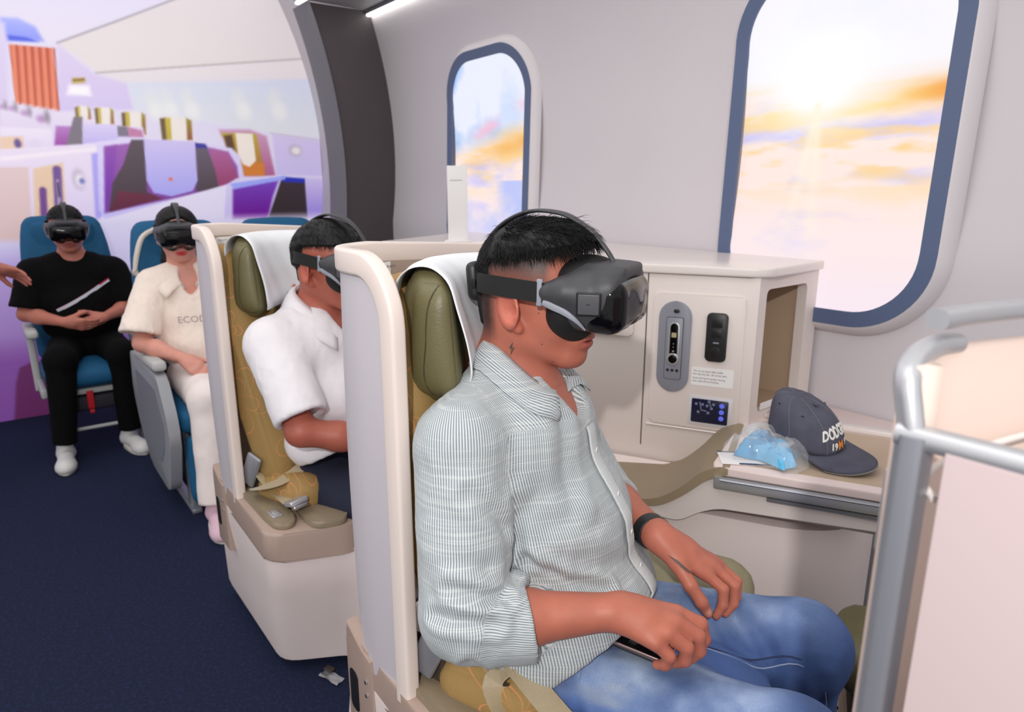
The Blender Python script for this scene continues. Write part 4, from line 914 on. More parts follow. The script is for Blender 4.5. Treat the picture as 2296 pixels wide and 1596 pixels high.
# raised rounded corner and the curved inner back
arc = smooth_path([(-0.002, 0.012, 1.19), (-0.008, 0.013, 1.215), (-0.014, 0.018, 1.236), (-0.018, 0.040, 1.246), (-0.018, 0.070, 1.250), (-0.014, 0.095, 1.250)], 5)
sweep('corner_trim', arc, rrect(0, 0, 0.018, 0.014, 0.006, 3), M['alu'], pt, lat=[(1, -0.6, 0.0)] * len(arc), angle=70)
arc2 = smooth_path([(-0.019, 0.068, 1.270), (-0.007, 0.116, 1.271), (0.008, 0.168, 1.271), (0.035, 0.25, 1.27), (0.08, 0.36, 1.27), (0.16, 0.50, 1.27)], 5)
sweep('back_rail', arc2, rrect(0, 0, 0.018, 0.015, 0.006, 3), M['alu'], pt)
bp = smooth_path([(0.004, 0.03), (-0.010, 0.045), (-0.012, 0.075), (-0.003, 0.116), (0.012, 0.168), (0.039, 0.25), (0.084, 0.36), (0.164, 0.50)], 5)
V_ = []; F_ = []
for i, p in enumerate(bp):
    for z in (0.3, 0.9, 1.12, 1.245): V_.append((p[0], p[1], z))
for i in range(len(bp) - 1):
    for j in range(3): F_.append((i * 4 + j, (i + 1) * 4 + j, (i + 1) * 4 + j + 1, i * 4 + j + 1))
o = mesh('back_panel', V_, F_, mat('warm_cream_panel', (222, 200, 188), 0.5), pt); o.modifiers.new('s', 'SOLIDIFY').thickness = 0.018
tube('panel_bead', [(p[0] + 0.01, p[1] - 0.012, 1.155 + 0.03 * (i / len(bp))) for i, p in enumerate(bp)], 0.003, M['cream_top'], pt)
rbox('tub_floor', (0.50, 0.40, 0.02), (0.36, 0.23, 0.9), M['cream'], pt, 0.004)
rbox('hinge', (0.005, 0.005, 0.07), (-0.03, 0.05, 1.12), M['alu'], pt, 0.003)
# ------------------------------------------------------------------ economy seats (local: x forward, y left)
def make_econ(label, parts):
    t = empty('economy_seat'); tag(t, label, 'seat', 'economy seats')
    def lean(w): x, y, z = w; zz = z / 0.4; return (x - 0.16 * z - 0.03 * zz * zz, y * (1.0 - 0.16 * max(0, zz) ** 3 if zz > 0 else 1.0), z)
    cushion('backrest', (0.10, 0.43, 0.80), (-0.33, 0, 0.82), M['teal'], t, r=0.045, puff=0.01, taper=lean, n=14)
    cushion('headrest', (0.05, 0.30, 0.20), (-0.355, 0, 1.09), M['teal'], t, r=0.024, puff=0.008, n=8)
    cushion('seat_cushion', (0.52, 0.43, 0.11), (0.06, 0, 0.425), M['teal'], t, r=0.04, puff=0.015, n=10)
    if 'loop' in parts:
        lp = [(-0.315, -0.10, 1.195), (-0.295, -0.165, 1.158), (-0.285, -0.20, 1.078), (-0.285, -0.215, 1.0), (-0.30, -0.20, 0.985)]
        sweep('headrest_trim', smooth_path(lp, 6), rrect(0, 0, 0.028, 0.018, 0.006, 2), mat('cream_trim', (214, 204, 194), 0.5), t)
    for sd in (-1, 1):
        ar = rbox('armrest', (0.46, 0.055, 0.045), (-0.02, sd * 0.245, 0.645), M['elight'], t, 0.016, (0, R(-3), 0))
        if 'panel' in parts:
            pl = round_poly([(-0.40, 0.62), (0.22, 0.62), (0.33, 0.47), (0.355, 0.37), (0.25, 0.14), (0.20, 0.10), (-0.16, 0.11), (-0.36, 0.235), (-0.45, 0.41)], 0.03, 3)
            sp = prism('side_panel', pl, sd * 0.245 - 0.022, sd * 0.245 + 0.022, M['egrey'], t, axis='y', bev=0.006)
            inner = round_poly([(-0.30, 0.55), (0.16, 0.55), (0.26, 0.42), (0.22, 0.30), (0.10, 0.20), (-0.16, 0.20), (-0.30, 0.33)], 0.03, 3)
            prism('panel_inset', inner, sd * (0.245 + 0.0225), sd * (0.245 + 0.0235), mat('grey_inset', (128, 130, 140), 0.5), sp, axis='y')
        else:
            rbox('arm_support', (0.05, 0.035, 0.34), (-0.12, sd * 0.245, 0.46), M['elight'], t, 0.01, (0, R(-14), 0)); rbox('side_frame', (0.40, 0.03, 0.05), (0.0, sd * 0.235, 0.34), M['elight'], t, 0.01)
    if 'legrest' in parts:
        cushion('leg_rest', (0.06, 0.40, 0.30), (0.31, 0, 0.22), M['teal'], t, r=0.026, puff=0.006, n=8)
    if 'pouch' in parts:
        rbox('under_seat_tray', (0.36, 0.38, 0.03), (0.10, 0, 0.345), M['elight'], t, 0.008); pb = rbox('life_vest_pouch', (0.34, 0.34, 0.085), (0.10, 0, 0.275), mat('dark_pouch', (40, 36, 48), 0.7), t, 0.02)
        rbox('red_pull_strap', (0.006, 0.03, 0.10), (0.287, -0.045, 0.30), M['red'], t, 0.002, (0, R(8), 0)); rbox('strap_end', (0.008, 0.022, 0.02), (0.292, -0.045, 0.238), M['red'], t, 0.003)
        tube('foot_bar', [(0.29, -0.17, 0.15), (0.29, 0.17, 0.15)], 0.010, M['elight'], t, 8)
    # floor frame
    for sx in (-0.2, 0.2):
        for sd in (-1, 1): rbox('leg', (0.035, 0.03, 0.38), (sx, sd * 0.18, 0.19), M['alud'], t, 0.006)
    rbox('floor_rail', (0.55, 0.04, 0.02), (0.0, -0.18, 0.01), M['alud'], t, 0.004); rbox('floor_rail', (0.55, 0.04, 0.02), (0.0, 0.18, 0.01), M['alud'], t, 0.004)
    return t
eA = make_econ('teal economy seat against the mural, holding the man in black', ('pouch',)); eA.location = (-4.30, 0.355, 0)
eB = make_econ('teal economy seat with grey side panel, holding the woman in cream', ('panel', 'legrest', 'loop')); eB.location = (-3.22, 0.735, 0)
eC = make_econ('teal economy seat, only its top showing above the rear pod', ('panel',)); eC.location = (-3.22, 1.235, 0)
# ------------------------------------------------------------------ signed-distance modelling for bodies, clothes and soft shapes
class SDF:
    def __init__(s, lo, hi, h):
        s.lo = np.array(lo, np.float32); s.h = h; s.n = np.ceil((np.array(hi) - s.lo) / h).astype(int) + 1
        s.ax = [(s.lo[i] + h * np.arange(s.n[i])).astype(np.float32) for i in range(3)]
        s.F = np.full(tuple(s.n), 1.0, np.float32)
    def sl(s, lo, hi):
        r = []
        for i in range(3):
            a = int(np.clip(math.floor((lo[i] - s.lo[i]) / s.h), 0, s.n[i])); b = int(np.clip(math.ceil((hi[i] - s.lo[i]) / s.h) + 1, 0, s.n[i])); r.append(slice(a, b))
        return tuple(r)
    def xyz(s, sl): return (s.ax[0][sl[0]][:, None, None], s.ax[1][sl[1]][None, :, None], s.ax[2][sl[2]][None, None, :])
    def put(s, sl, d, k, op):
        f = s.F[sl]
        if f.size == 0: return
        if op == 'u':
            if k > 0: h = np.clip(0.5 + 0.5 * (f - d) / k, 0, 1); s.F[sl] = f * (1 - h) + d * h - k * h * (1 - h)
            else: s.F[sl] = np.minimum(f, d)
        elif op == 's':
            d = -d
            if k > 0: h = np.clip(0.5 - 0.5 * (f - d) / k, 0, 1); s.F[sl] = f * (1 - h) + d * h + k * h * (1 - h)
            else: s.F[sl] = np.maximum(f, d)
    def cone(s, a, b, ra, rb, k=0.01, op='u'):
        a = np.array(a, float); b = np.array(b, float); pad = max(ra, rb) + k + 2 * s.h
        sl = s.sl(np.minimum(a, b) - pad, np.maximum(a, b) + pad); X, Y, Z = s.xyz(sl); ab = b - a; L2 = ab @ ab + 1e-12
        px, py, pz = X - a[0], Y - a[1], Z - a[2]
        t = np.clip((px * ab[0] + py * ab[1] + pz * ab[2]) / L2, 0, 1)
        d = np.sqrt((px - t * ab[0]) ** 2 + (py - t * ab[1]) ** 2 + (pz - t * ab[2]) ** 2) - (ra + (rb - ra) * t)
        s.put(sl, d, k, op)
    def chain(s, pts, rs, k=0.01):
        for i in range(len(pts) - 1): s.cone(pts[i], pts[i + 1], rs[i], rs[i + 1], k)
    def ell(s, c, r, k=0.02, op='u', rot=None):
        c = np.array(c, float); r = np.array(r, float); pad = max(r) + k + 2 * s.h
        sl = s.sl(c - pad, c + pad); X, Y, Z = s.xyz(sl); px, py, pz = X - c[0], Y - c[1], Z - c[2]
        if rot is not None:
            m = np.array(rot).T; px, py, pz = (m[0, 0] * px + m[0, 1] * py + m[0, 2] * pz, m[1, 0] * px + m[1, 1] * py + m[1, 2] * pz, m[2, 0] * px + m[2, 1] * py + m[2, 2] * pz)
        k0 = np.sqrt((px / r[0]) ** 2 + (py / r[1]) ** 2 + (pz / r[2]) ** 2); k1 = np.sqrt((px / r[0] ** 2) ** 2 + (py / r[1] ** 2) ** 2 + (pz / r[2] ** 2) ** 2) + 1e-9
        s.put(sl, k0 * (k0 - 1) / k1, k, op)
    def box(s, c, hs, rr, k=0.0, op='u', rot=None):
        c = np.array(c, float); hs = np.array(hs, float); pad = np.linalg.norm(hs) + k + 2 * s.h
        sl = s.sl(c - pad, c + pad); X, Y, Z = s.xyz(sl); px, py, pz = X - c[0], Y - c[1], Z - c[2]
        if rot is not None:
            m = np.array(rot).T; px, py, pz = (m[0, 0] * px + m[0, 1] * py + m[0, 2] * pz, m[1, 0] * px + m[1, 1] * py + m[1, 2] * pz, m[2, 0] * px + m[2, 1] * py + m[2, 2] * pz)
        qx, qy, qz = np.abs(px) - hs[0] + rr, np.abs(py) - hs[1] + rr, np.abs(pz) - hs[2] + rr
        d = np.sqrt(np.maximum(qx, 0) ** 2 + np.maximum(qy, 0) ** 2 + np.maximum(qz, 0) ** 2) + np.minimum(np.maximum(qx, np.maximum(qy, qz)), 0) - rr
        s.put(sl, d, k, op)
    def cut(s, p, n, lo=None, hi=None, k=0.0):
        """remove everything on the side the normal points to, inside the box lo..hi"""
        sl = s.sl(lo, hi) if lo is not None else (slice(None),) * 3
        X, Y, Z = s.xyz(sl); n = np.array(n, float); n /= np.linalg.norm(n)
        d = (X - p[0]) * n[0] + (Y - p[1]) * n[1] + (Z - p[2]) * n[2]
        s.put(sl, -d, k, 's')
    def nets(s):
        F = s.F; S = F < 0; n = s.n
        c = np.zeros(tuple(n - 1), np.uint8)
        for dx in (0, 1):
            for dy in (0, 1):
                for dz in (0, 1): c += S[dx:n[0] - 1 + dx, dy:n[1] - 1 + dy, dz:n[2] - 1 + dz]
        mask = (c > 0) & (c < 8); cell = np.argwhere(mask); idm = np.full(mask.shape, -1, np.int32); idm[mask] = np.arange(len(cell))
        off = np.array([(i, j, k) for i in (0, 1) for j in (0, 1) for k in (0, 1)])
        vals = np.stack([F[cell[:, 0] + o[0], cell[:, 1] + o[1], cell[:, 2] + o[2]] for o in off], 1)
        acc = np.zeros((len(cell), 3)); cnt = np.zeros(len(cell))
        for i in range(8):
            for j in range(i + 1, 8):
                if np.abs(off[i] - off[j]).sum() != 1: continue
                a, b = vals[:, i], vals[:, j]; cr = (a < 0) != (b < 0); t = np.where(cr, a / np.where(cr, a - b, 1), 0)
                acc += np.where(cr[:, None], off[i] + t[:, None] * (off[j] - off[i]), 0); cnt += cr
        V_ = s.lo + s.h * (cell + acc / cnt[:, None])
        fs = []
        for ax in range(3):
            a1, a2 = (ax + 1) % 3, (ax + 2) % 3
            A0 = [slice(None)] * 3; A1 = [slice(None)] * 3; A0[ax] = slice(0, -1); A1[ax] = slice(1, None)
            df = S[tuple(A0)] != S[tuple(A1)]; e = np.argwhere(df)
            e = e[(e[:, a1] > 0) & (e[:, a2] > 0) & (e[:, a1] < n[a1] - 1) & (e[:, a2] < n[a2] - 1)]
            def g(d1, d2): q = e.copy(); q[:, a1] -= d1; q[:, a2] -= d2; return idm[q[:, 0], q[:, 1], q[:, 2]]
            q = np.stack([g(1, 1), g(0, 1), g(0, 0), g(1, 0)], 1); flip = ~S[e[:, 0], e[:, 1], e[:, 2]]
            q[flip] = q[flip][:, ::-1]; fs.append(q)
        return V_, np.concatenate(fs)

def vnormals(V_, F_):
    d = np.cross(V_[F_[:, 2]] - V_[F_[:, 0]], V_[F_[:, 3]] - V_[F_[:, 1]]); N = np.zeros_like(V_)
    for i in range(4): np.add.at(N, F_[:, i], d)
    return N / (np.linalg.norm(N, axis=1, keepdims=True) + 1e-12)

def relax(V_, F_, it=1, w=0.5):
    for _ in range(it):
        A_ = np.zeros_like(V_); c = np.zeros(len(V_))
        for i in range(4): np.add.at(A_, F_[:, i], V_[F_[:, (i + 1) % 4]] + V_[F_[:, i - 1]]); np.add.at(c, F_[:, i], 2)
        V_ = V_ * (1 - w) + w * A_ / c[:, None]
    return V_

def sdf_obj(name, S, m, parent, disp=None, color=None, attrs=None, rel=1):
    V_, F_ = S.nets(); V_ = relax(V_, F_, rel, 0.5)
    if disp is not None:
        N = vnormals(V_, F_); V_ = V_ + N * disp(V_, N)[:, None]
    me = fast_mesh(name, V_, F_)
    if color is not None: color_attr(me, srgb_lin(color(V_)))
    if attrs:
        for k, fn in attrs.items():
            a = me.attributes.new(k, 'FLOAT', 'POINT'); a.data.foreach_set('value', fn(V_).astype(np.float32))
    o = link(name, me, m, parent); return o

def rotm(yaw=0, pitch=0, roll=0):
    """pitch > 0 looks down; yaw > 0 turns to the left"""
    cy, sy = math.cos(R(yaw)), math.sin(R(yaw)); cp, sp = math.cos(R(pitch)), math.sin(R(pitch)); cr, sr = math.cos(R(roll)), math.sin(R(roll))
    Ry = np.array([[cp, 0, sp], [0, 1, 0], [-sp, 0, cp]]); Rz = np.array([[cy, -sy, 0], [sy, cy, 0], [0, 0, 1]]); Rx = np.array([[1, 0, 0], [0, cr, -sr], [0, sr, cr]])
    return Rz @ Ry @ Rx

def add_head(S, H, Rm, ears=True, wide=1.0, neck=None, neck_r=0.056):
    H = np.array(H, float)
    def T(p): return H + Rm @ np.array((p[0], p[1] * wide, p[2]))
    E = lambda c, r, k=0.02, op='u': S.ell(T(c), (r[0], r[1] * wide, r[2]), k, op, Rm)
    C = lambda a, b, ra, rb, k=0.012: S.cone(T(a), T(b), ra, rb, k)
    E((-0.006, 0, 0.035), (0.091, 0.076, 0.082), 0.02); E((0.024, 0, -0.028), (0.064, 0.060, 0.072), 0.03); E((-0.03, 0, -0.02), (0.066, 0.066, 0.06), 0.03)
    for s in (-1, 1):
        C((-0.008, s * 0.048, -0.056), (0.058, s * 0.018, -0.092), 0.021, 0.018, 0.025); E((0.052, s * 0.037, -0.026), (0.031, 0.027, 0.032), 0.025)
        C((0.076, s * 0.014, 0.022), (0.062, s * 0.048, 0.020), 0.013, 0.012, 0.015)
        E((0.083, s * 0.031, 0.002), (0.012, 0.017, 0.011), 0.012, 's'); E((0.073, s * 0.031, 0.001), (0.013, 0.015, 0.012), 0.004)
        C((0.085, s * 0.005, -0.056), (0.080, s * 0.022, -0.062), 0.009, 0.006, 0.010)
    E((0.070, 0, -0.094), (0.019, 0.023, 0.017), 0.02); E((0.074, 0, -0.058), (0.020, 0.030, 0.024), 0.02)
    C((0.083, 0, 0.014), (0.109, 0, -0.030), 0.009, 0.0125, 0.012)
    for s in (-1, 1): E((0.097, s * 0.013, -0.036), (0.011, 0.008, 0.008), 0.008)
    E((0.0925, 0, -0.0580), (0.010, 0.025, 0.0066), 0.006); E((0.0900, 0, -0.0708), (0.0095, 0.021, 0.0078), 0.006)
    E((0.100, 0, -0.0642), (0.011, 0.029, 0.0016), 0.002, 's')
    if ears:
        for s in (-1, 1):
            ro = Rm @ rotm(s * 24, 0, 0) @ rotm(0, -12, 0)
            S.ell(T((-0.012, s * 0.086, -0.008)), (0.026, 0.0085, 0.035), 0.006, 'u', ro); S.cone(T((-0.004, s * 0.078, -0.034)), T((0.002, s * 0.075, -0.042)), 0.010, 0.008, 0.007)
            S.ell(T((-0.008, s * 0.0975, -0.006)), (0.019, 0.0105, 0.027), 0.003, 's', ro)
            S.ell(T((-0.004, s * 0.0935, -0.014)), (0.010, 0.010, 0.013), 0.003, 's', ro)
            S.cone(T((0.001, s * 0.080, -0.010)), T((0.0, s * 0.079, -0.018)), 0.005, 0.005, 0.004)
    if neck is not None:
        a = T((-0.028, 0, -0.045)); b = np.array(neck, float)
        S.cone(a, b, neck_r - 0.002, neck_r + 0.006, 0.03); S.cone(b, b + np.array((-0.005, 0, -0.07)), neck_r + 0.006, neck_r + 0.03, 0.04)
    return T

def add_hand(S, wrist, fingers, thumb, r=0.0085, rw=0.024):
    w = np.array(wrist, float)
    mc = [np.array(f[0], float) for f in fingers]
    for i, m_ in enumerate(mc):
        q = w + (m_ - w) * 0.25 + (mc[i] - np.mean(mc, 0)) * 0.35
        S.cone(q, m_, 0.0165, 0.0125, 0.014)
    for i in range(3): S.cone((mc[i] + w * 0.12) / 1.12, (mc[i + 1] + w * 0.12) / 1.12, 0.0115, 0.0115, 0.006)
    S.cone(w, w + (np.mean(mc, 0) - w) * 0.45, rw * 0.86, 0.022, 0.018)
    for i, f in enumerate(fingers):
        rr = r * (0.86 if i == 3 else 1.0); S.chain(f, [rr * 1.18, rr * 1.04, rr * 0.96, rr * 0.80], 0.0035)
    S.cone(w + (np.array(thumb[0]) - w) * 0.3, thumb[0], 0.018, 0.0155, 0.014); S.chain(thumb, [0.0150, 0.0115, 0.0105, 0.0085][:len(thumb)], 0.005)

def skin_mat(name):
    m = mat(name, (200, 126, 100), 0.48, attr='Col', noise=0.035, nscale=60, bump=0.10, bscale=900, spec=0.4, sub=0.12); return m
M['skin'] = skin_mat('skin')

def fold_disp(folds):
    """creases: list of (points, radius, depth): the cloth sinks along the line and bulges beside it"""
    def fn(V_):
        d = np.zeros(len(V_))
        for pts, r_, dep in folds:
            pts = [np.array(p, float) for p in pts]; dm = np.full(len(V_), 9.0)
            for a, b in zip(pts[:-1], pts[1:]):
                ab = b - a; t = np.clip(((V_ - a) @ ab) / (ab @ ab), 0, 1); dm = np.minimum(dm, np.linalg.norm(V_ - a - t[:, None] * ab, axis=1))
            q = dm / r_; d += dep * (-np.exp(-q * q * 2.2) + 0.75 * np.exp(-((q - 1.7) / 0.8) ** 2))
        return d
    return fn

def wrinkle(V_, amp, freq, stretch=(1, 1, 1), seed=0.0):
    n = fbm(V_ * np.array(stretch) * freq + seed, 3); return amp * (1 - 2 * np.abs(2 * n - 1)) * 0.8

# hair: cap plus real strands
def hair(parent, H, Rm, cap_fn, n, length, comb, lift, seed, m, hmin, h=0.004, spikes=0.0):
    H = np.array(H, float); S = SDF(H - 0.15, H + 0.16, h)
    cap_fn(S, lambda p: H + Rm @ np.array(p, float))
    V_, F_ = S.nets(); V_ = relax(V_, F_, 1); N = vnormals(V_, F_)
    rng = np.random.default_rng(seed); L_ = (V_ - H) @ Rm; out = np.where(N @ (Rm @ np.array((0, 0, 1.0))) > -0.75)[0]
    V_ = V_ + N * (wrinkle(L_, 0.0016, 70, (0.45, 1, 1)))[:, None]
    idx = rng.choice(out, n); P = V_[idx] - N[idx] * 0.004; Nn = N[idx]
    cd = (Rm @ np.asarray(comb(L_[idx])).T).T + rng.normal(0, 0.28, (n, 3)); cd -= Nn * np.sum(cd * Nn, 1, keepdims=True); cd /= np.linalg.norm(cd, axis=1, keepdims=True) + 1e-9
    ln = length(L_[idx]) * rng.uniform(0.6, 1.25, n); lf = lift(L_[idx]) * rng.uniform(0.5, 1.4, n) + (rng.random(n) < spikes) * rng.uniform(0.3, 0.9, n)
    down = Rm @ np.array((0, 0, -1.0)); vv = []; ff = []; rad = 0.00055; side = np.cross(cd, Nn)
    ring = []
    for k, t in enumerate((0.0, 0.4, 0.75, 1.0)):
        p = P + cd * (ln * t)[:, None] + Nn * (lf * ln * (t - 0.55 * t * t) + 0.004 * t)[:, None] + down * (0.10 * ln * t * t)[:, None]
        # hug the skull
        w = (1 - t) * 0.9 + 0.12
        ring.append((p + side * rad * w * 2, p - side * rad * w * 2, p + Nn * rad * w * 2))
    vv = np.stack([q for r_ in ring for q in r_], 1).reshape(-1, 3); base = np.arange(n)[:, None] * 12
    quads = []
    for k in range(3):
        for a in range(3): b = (a + 1) % 3; quads.append([k * 3 + a, k * 3 + b, k * 3 + 3 + b, k * 3 + 3 + a])
    ff = (base[:, :, None] + np.array(quads)[None]).reshape(-1, 4)
    me = fast_mesh('hair', np.concatenate([V_, vv]), np.concatenate([F_, ff + len(V_)])); return link('hair', me, m, parent)
M['hair'] = mat('black_hair', (13, 12, 13), 0.5, spec=0.3, noise=0.3, nscale=200)

# ================================================================== VR headset (head-local: origin mid-head at eye level, x forward)
M['vr'] = mat('charcoal_headset', (58, 58, 62), 0.5, noise=0.03, nscale=40, bump=0.05, bscale=900)
M['vrlight'] = mat('grey_headset_accent', (142, 146, 156), 0.45)
M['vrblk'] = mat('black_gasket', (12, 12, 13), 0.75)
M['vrpad'] = mat('grey_touch_pad', (84, 84, 88), 0.45)
M['strapm'] = mat('black_strap', (22, 22, 24), 0.85, noise=0.1, nscale=300)
def make_headset(label, top_strap=True):
    t = empty('vr_headset'); tag(t, label, 'headset', 'VR headsets')
    S = SDF((0.01, -0.135, -0.075), (0.21, 0.135, 0.09), 0.0026)
    S.box((0.120, 0, 0.012), (0.050, 0.084, 0.047), 0.030, 0); S.ell((0.106, 0, 0.010), (0.054, 0.089, 0.050), 0.02)
    for s in (-1, 1): S.chain([(0.110, s * 0.064, 0.020), (0.080, s * 0.078, 0.023), (0.056, s * 0.082, 0.022)], [0.034, 0.023, 0.017], 0.012)
    S.box((0.118, 0, 0.050), (0.050, 0.050, 0.014), 0.010, 0.014); S.ell((0.130, 0, -0.062), (0.05, 0.024, 0.034), 0.02, 's')
    S.ell((0.020, 0, -0.010), (0.072, 0.072, 0.10), 0.004, 's'); S.cut((0.146, 0, -0.03), (1, 0, -0.22), k=0.006); S.ell((0.160, 0, -0.002), (0.034, 0.080, 0.046), 0.003, 's')
    hs = sdf_obj('housing', S, M['vr'], t); hbv = bvh_of(hs)
    def onside(x, z, s, off=0.0):
        h_ = hbv.ray_cast(Vector((x, s * 0.3, z)), Vector((0, -s, 0))); return (h_[0].y if h_[0] else s * 0.085) + s * off
    S = SDF((0.10, -0.10, -0.07), (0.21, 0.10, 0.08), 0.0026)
    S.box((0.136, 0, 0.004), (0.037, 0.084, 0.043), 0.028, 0.0); S.ell((0.122, 0, 0.004), (0.054, 0.085, 0.046), 0.012); S.cut((0.118, 0, 0), (-1, 0, 0)); S.ell((0.18, 0, -0.048), (0.05, 0.020, 0.026), 0.012, 's')
    vz = sdf_obj('visor', S, M['gloss'], t); vz['label'] = 'glossy black front visor'
    # silver bead along the lower lip of the visor
    bead = [(0.168 - 0.030 * abs(a) ** 3, a * 0.074, -0.030 + 0.014 * math.exp(-(a * 4) ** 2) + 0.008 * abs(a) ** 6) for a in np.linspace(-1, 1, 25)]
    tube('visor_bead', bead, 0.0016, M['chrome'], t, 6)
    # gasket
    S = SDF((0.0, -0.10, -0.09), (0.15, 0.10, 0.09), 0.0028)
    S.ell((0.078, 0, 0.000), (0.040, 0.084, 0.064), 0); S.ell((0.070, 0, -0.018), (0.040, 0.081, 0.040), 0.02); S.ell((0.092, 0, 0.046), (0.045, 0.066, 0.028), 0.02)
    S.ell((-0.005, 0, -0.015), (0.075, 0.068, 0.12), 0.003, 's'); S.ell((0.09, 0, -0.078), (0.06, 0.022, 0.036), 0.012, 's'); S.cut((0.036, 0, 0), (-1, 0, -0.15))
    sdf_obj('face_gasket', S, M['vrblk'], t)
    for s in (-1, 1):
        # pale crescent under each arm
        cp = [(x, onside(x, z + 0.004, s, 0.0), z) for x, z in ((0.052, 0.008), (0.066, 0.004), (0.084, -0.003), (0.102, -0.015), (0.114, -0.031))]
        pth = smooth_path(cp, 5); n = len(pth); sweep('accent_crescent', pth, rrect(0, 0, 0.0115, 0.006, 0.0025, 2), M['vrlight'], t, lat=(0, 0, 1), scale=[(0.25 + 0.75 * math.sin(math.pi * min(1, 0.15 + 0.85 * i / (n - 1)) ** 0.8), 1) for i in range(n)])
        # touch pad, following the slope of the housing
        y0, y1 = onside(0.108, 0.010, s), onside(0.138, 0.010, s); yc = (y0 + y1) / 2; an = math.atan2(y1 - y0, 0.030); q0, q1 = onside(0.123, -0.006, s), onside(0.123, 0.026, s); rl = -math.atan2(q1 - q0, 0.032)
        pad = rbox('touch_pad', (0.032, 0.004, 0.032), (0.124, yc + s * 0.0006, 0.011), M['vrpad'], t, 0.0018, (rl, 0, an)); rbox('pad_frame', (0.037, 0.0034, 0.037), (0.124, yc + s * 0.0002, 0.011), M['dark'], pad, 0.0016, (rl, 0, an)); rbox('pad_mark', (0.005, 0.0008, 0.0012), (0.124, yc + s * 0.0028, 0.011), M['dark'], pad, 0.0002, (rl, 0, an))
        rbox('strap_clip', (0.010, 0.006, 0.042), (0.044, s * 0.0910, 0.022), M['vrlight'], t, 0.0025)
    # strap round the back
    rg = smooth_path([(0.050, -0.0915, 0.022), (0.02, -0.0935, 0.024), (-0.03, -0.092, 0.027), (-0.070, -0.070, 0.026), (-0.092, -0.036, 0.022), (-0.099, 0, 0.020), (-0.092, 0.036, 0.022), (-0.070, 0.070, 0.026), (-0.03, 0.092, 0.027), (0.02, 0.0935, 0.024), (0.050, 0.0915, 0.022)], 5)
    sweep('head_strap', rg, [(-0.0015, -0.0155), (0.0015, -0.0155), (0.0015, 0.0155), (-0.0015, 0.0155)], M['strapm'], t, angle=30)
    bp = rbox('battery_pack', (0.024, 0.092, 0.066), (-0.102, 0, 0.022), M['blk'], t, 0.013, (0, R(-6), 0)); rbox('port', (0.007, 0.003, 0.016), (-0.096, -0.0465, 0.02), M['dark'], bp, 0.001); cushion('rear_pad', (0.020, 0.085, 0.10), (-0.086, 0, -0.002), M['vrblk'], t, 0.010, 0.002, (0, R(-10), 0), n=6)
    # cord-like top strap from the front of the housing over the crown
    up_ = smooth_path([(0.138, 0, 0.050), (0.133, 0, 0.060), (0.120, 0, 0.080), (0.097, 0, 0.106), (0.070, 0, 0.125), (0.036, 0, 0.138), (-0.015, 0, 0.139), (-0.062, 0, 0.118), (-0.096, 0, 0.080), (-0.109, 0, 0.048)], 6)
    n = len(up_); sweep('top_strap', up_, rrect(0, 0, 0.013, 0.006, 0.0028, 2), M['vr'], t, lat=(0, 1, 0), scale=[(1.0 + 1.2 * min(1, max(0, (i - n * .35) / (n * .2))), 1) for i in range(n)])
    rbox('vent', (0.014, 0.030, 0.0015), (0.155, 0, 0.0595), M['dark'], t, 0.0006)
    return t

def place_headset(o, root_mtx, H, Rm, scale=1.0):
    m4 = Matrix(Rm.tolist()).to_4x4(); o.matrix_world = root_mtx @ Matrix.Translation(H) @ m4 @ Matrix.Scale(scale, 4)
# ================================================================== the man in the striped shirt (pod frame)
def root_at(name, x, y, rz, label): 
    t = empty(name, (x, y, 0), rz); tag(t, label, 'person'); return t
def mtx(x, y, rz): return Matrix.Translation((x, y, 0)) @ Matrix.Rotation(rz, 4, 'Z')

man = root_at('person', PX, PY, SEAT_A, 'seated person in grey striped shirt and jeans holding a phone')
H1 = np.array((0.031, 0.0, 1.190)); R1 = rotm(-2, 1, 0)
S = SDF((-0.16, -0.33, 0.60), (0.42, 0.33, 1.36), 0.0031)
T1 = add_head(S, H1, R1, neck=(-0.016, 0, 1.062), neck_r=0.054)
S.ell((0.012, 0, 0.93), (0.100, 0.155, 0.13), 0.05); S.ell((0.05, 0, 0.77), (0.10, 0.14, 0.13), 0.05)
SHR, ELR, WRR = (-0.025, -0.170, 0.975), (0.020, -0.242, 0.722), (0.232, -0.140, 0.738)
SHL, ELL_, WRL = (-0.025, 0.170, 0.975), (0.085, 0.235, 0.745), (0.245, 0.048, 0.772)
for sh, el, wr in ((SHR, ELR, WRR), (SHL, ELL_, WRL)):
    S.cone((-0.03, 0, 1.0), sh, 0.06, 0.05, 0.04); S.cone(sh, el, 0.048, 0.040, 0.03)
    el, wr = np.array(el), np.array(wr); md = el + (wr - el) * 0.35; S.cone(el, md, 0.041, 0.041, 0.02); S.cone(md, wr, 0.041, 0.0255, 0.02); S.cone(wr + (wr - el) * -0.06 + np.array((0, -0.008 if wr[1] < 0 else 0.008, 0.002)), wr, 0.022, 0.022, 0.015)
FR = [[(0.308, -0.102, 0.731), (0.343, -0.089, 0.714), (0.350, -0.087, 0.688), (0.344, -0.089, 0.666)], [(0.311, -0.123, 0.730), (0.344, -0.112, 0.708), (0.347, -0.110, 0.682), (0.336, -0.108, 0.664)],
      [(0.303, -0.143, 0.723), (0.331, -0.135, 0.700), (0.330, -0.133, 0.677), (0.316, -0.129, 0.664)], [(0.289, -0.160, 0.713), (0.310, -0.156, 0.693), (0.305, -0.153, 0.675), (0.291, -0.148, 0.667)]]
add_hand(S, WRR, FR, r=0.0108, thumb= [(0.262, -0.100, 0.715), (0.285, -0.078, 0.692), (0.305, -0.076, 0.675), (0.318, -0.08, 0.664)])
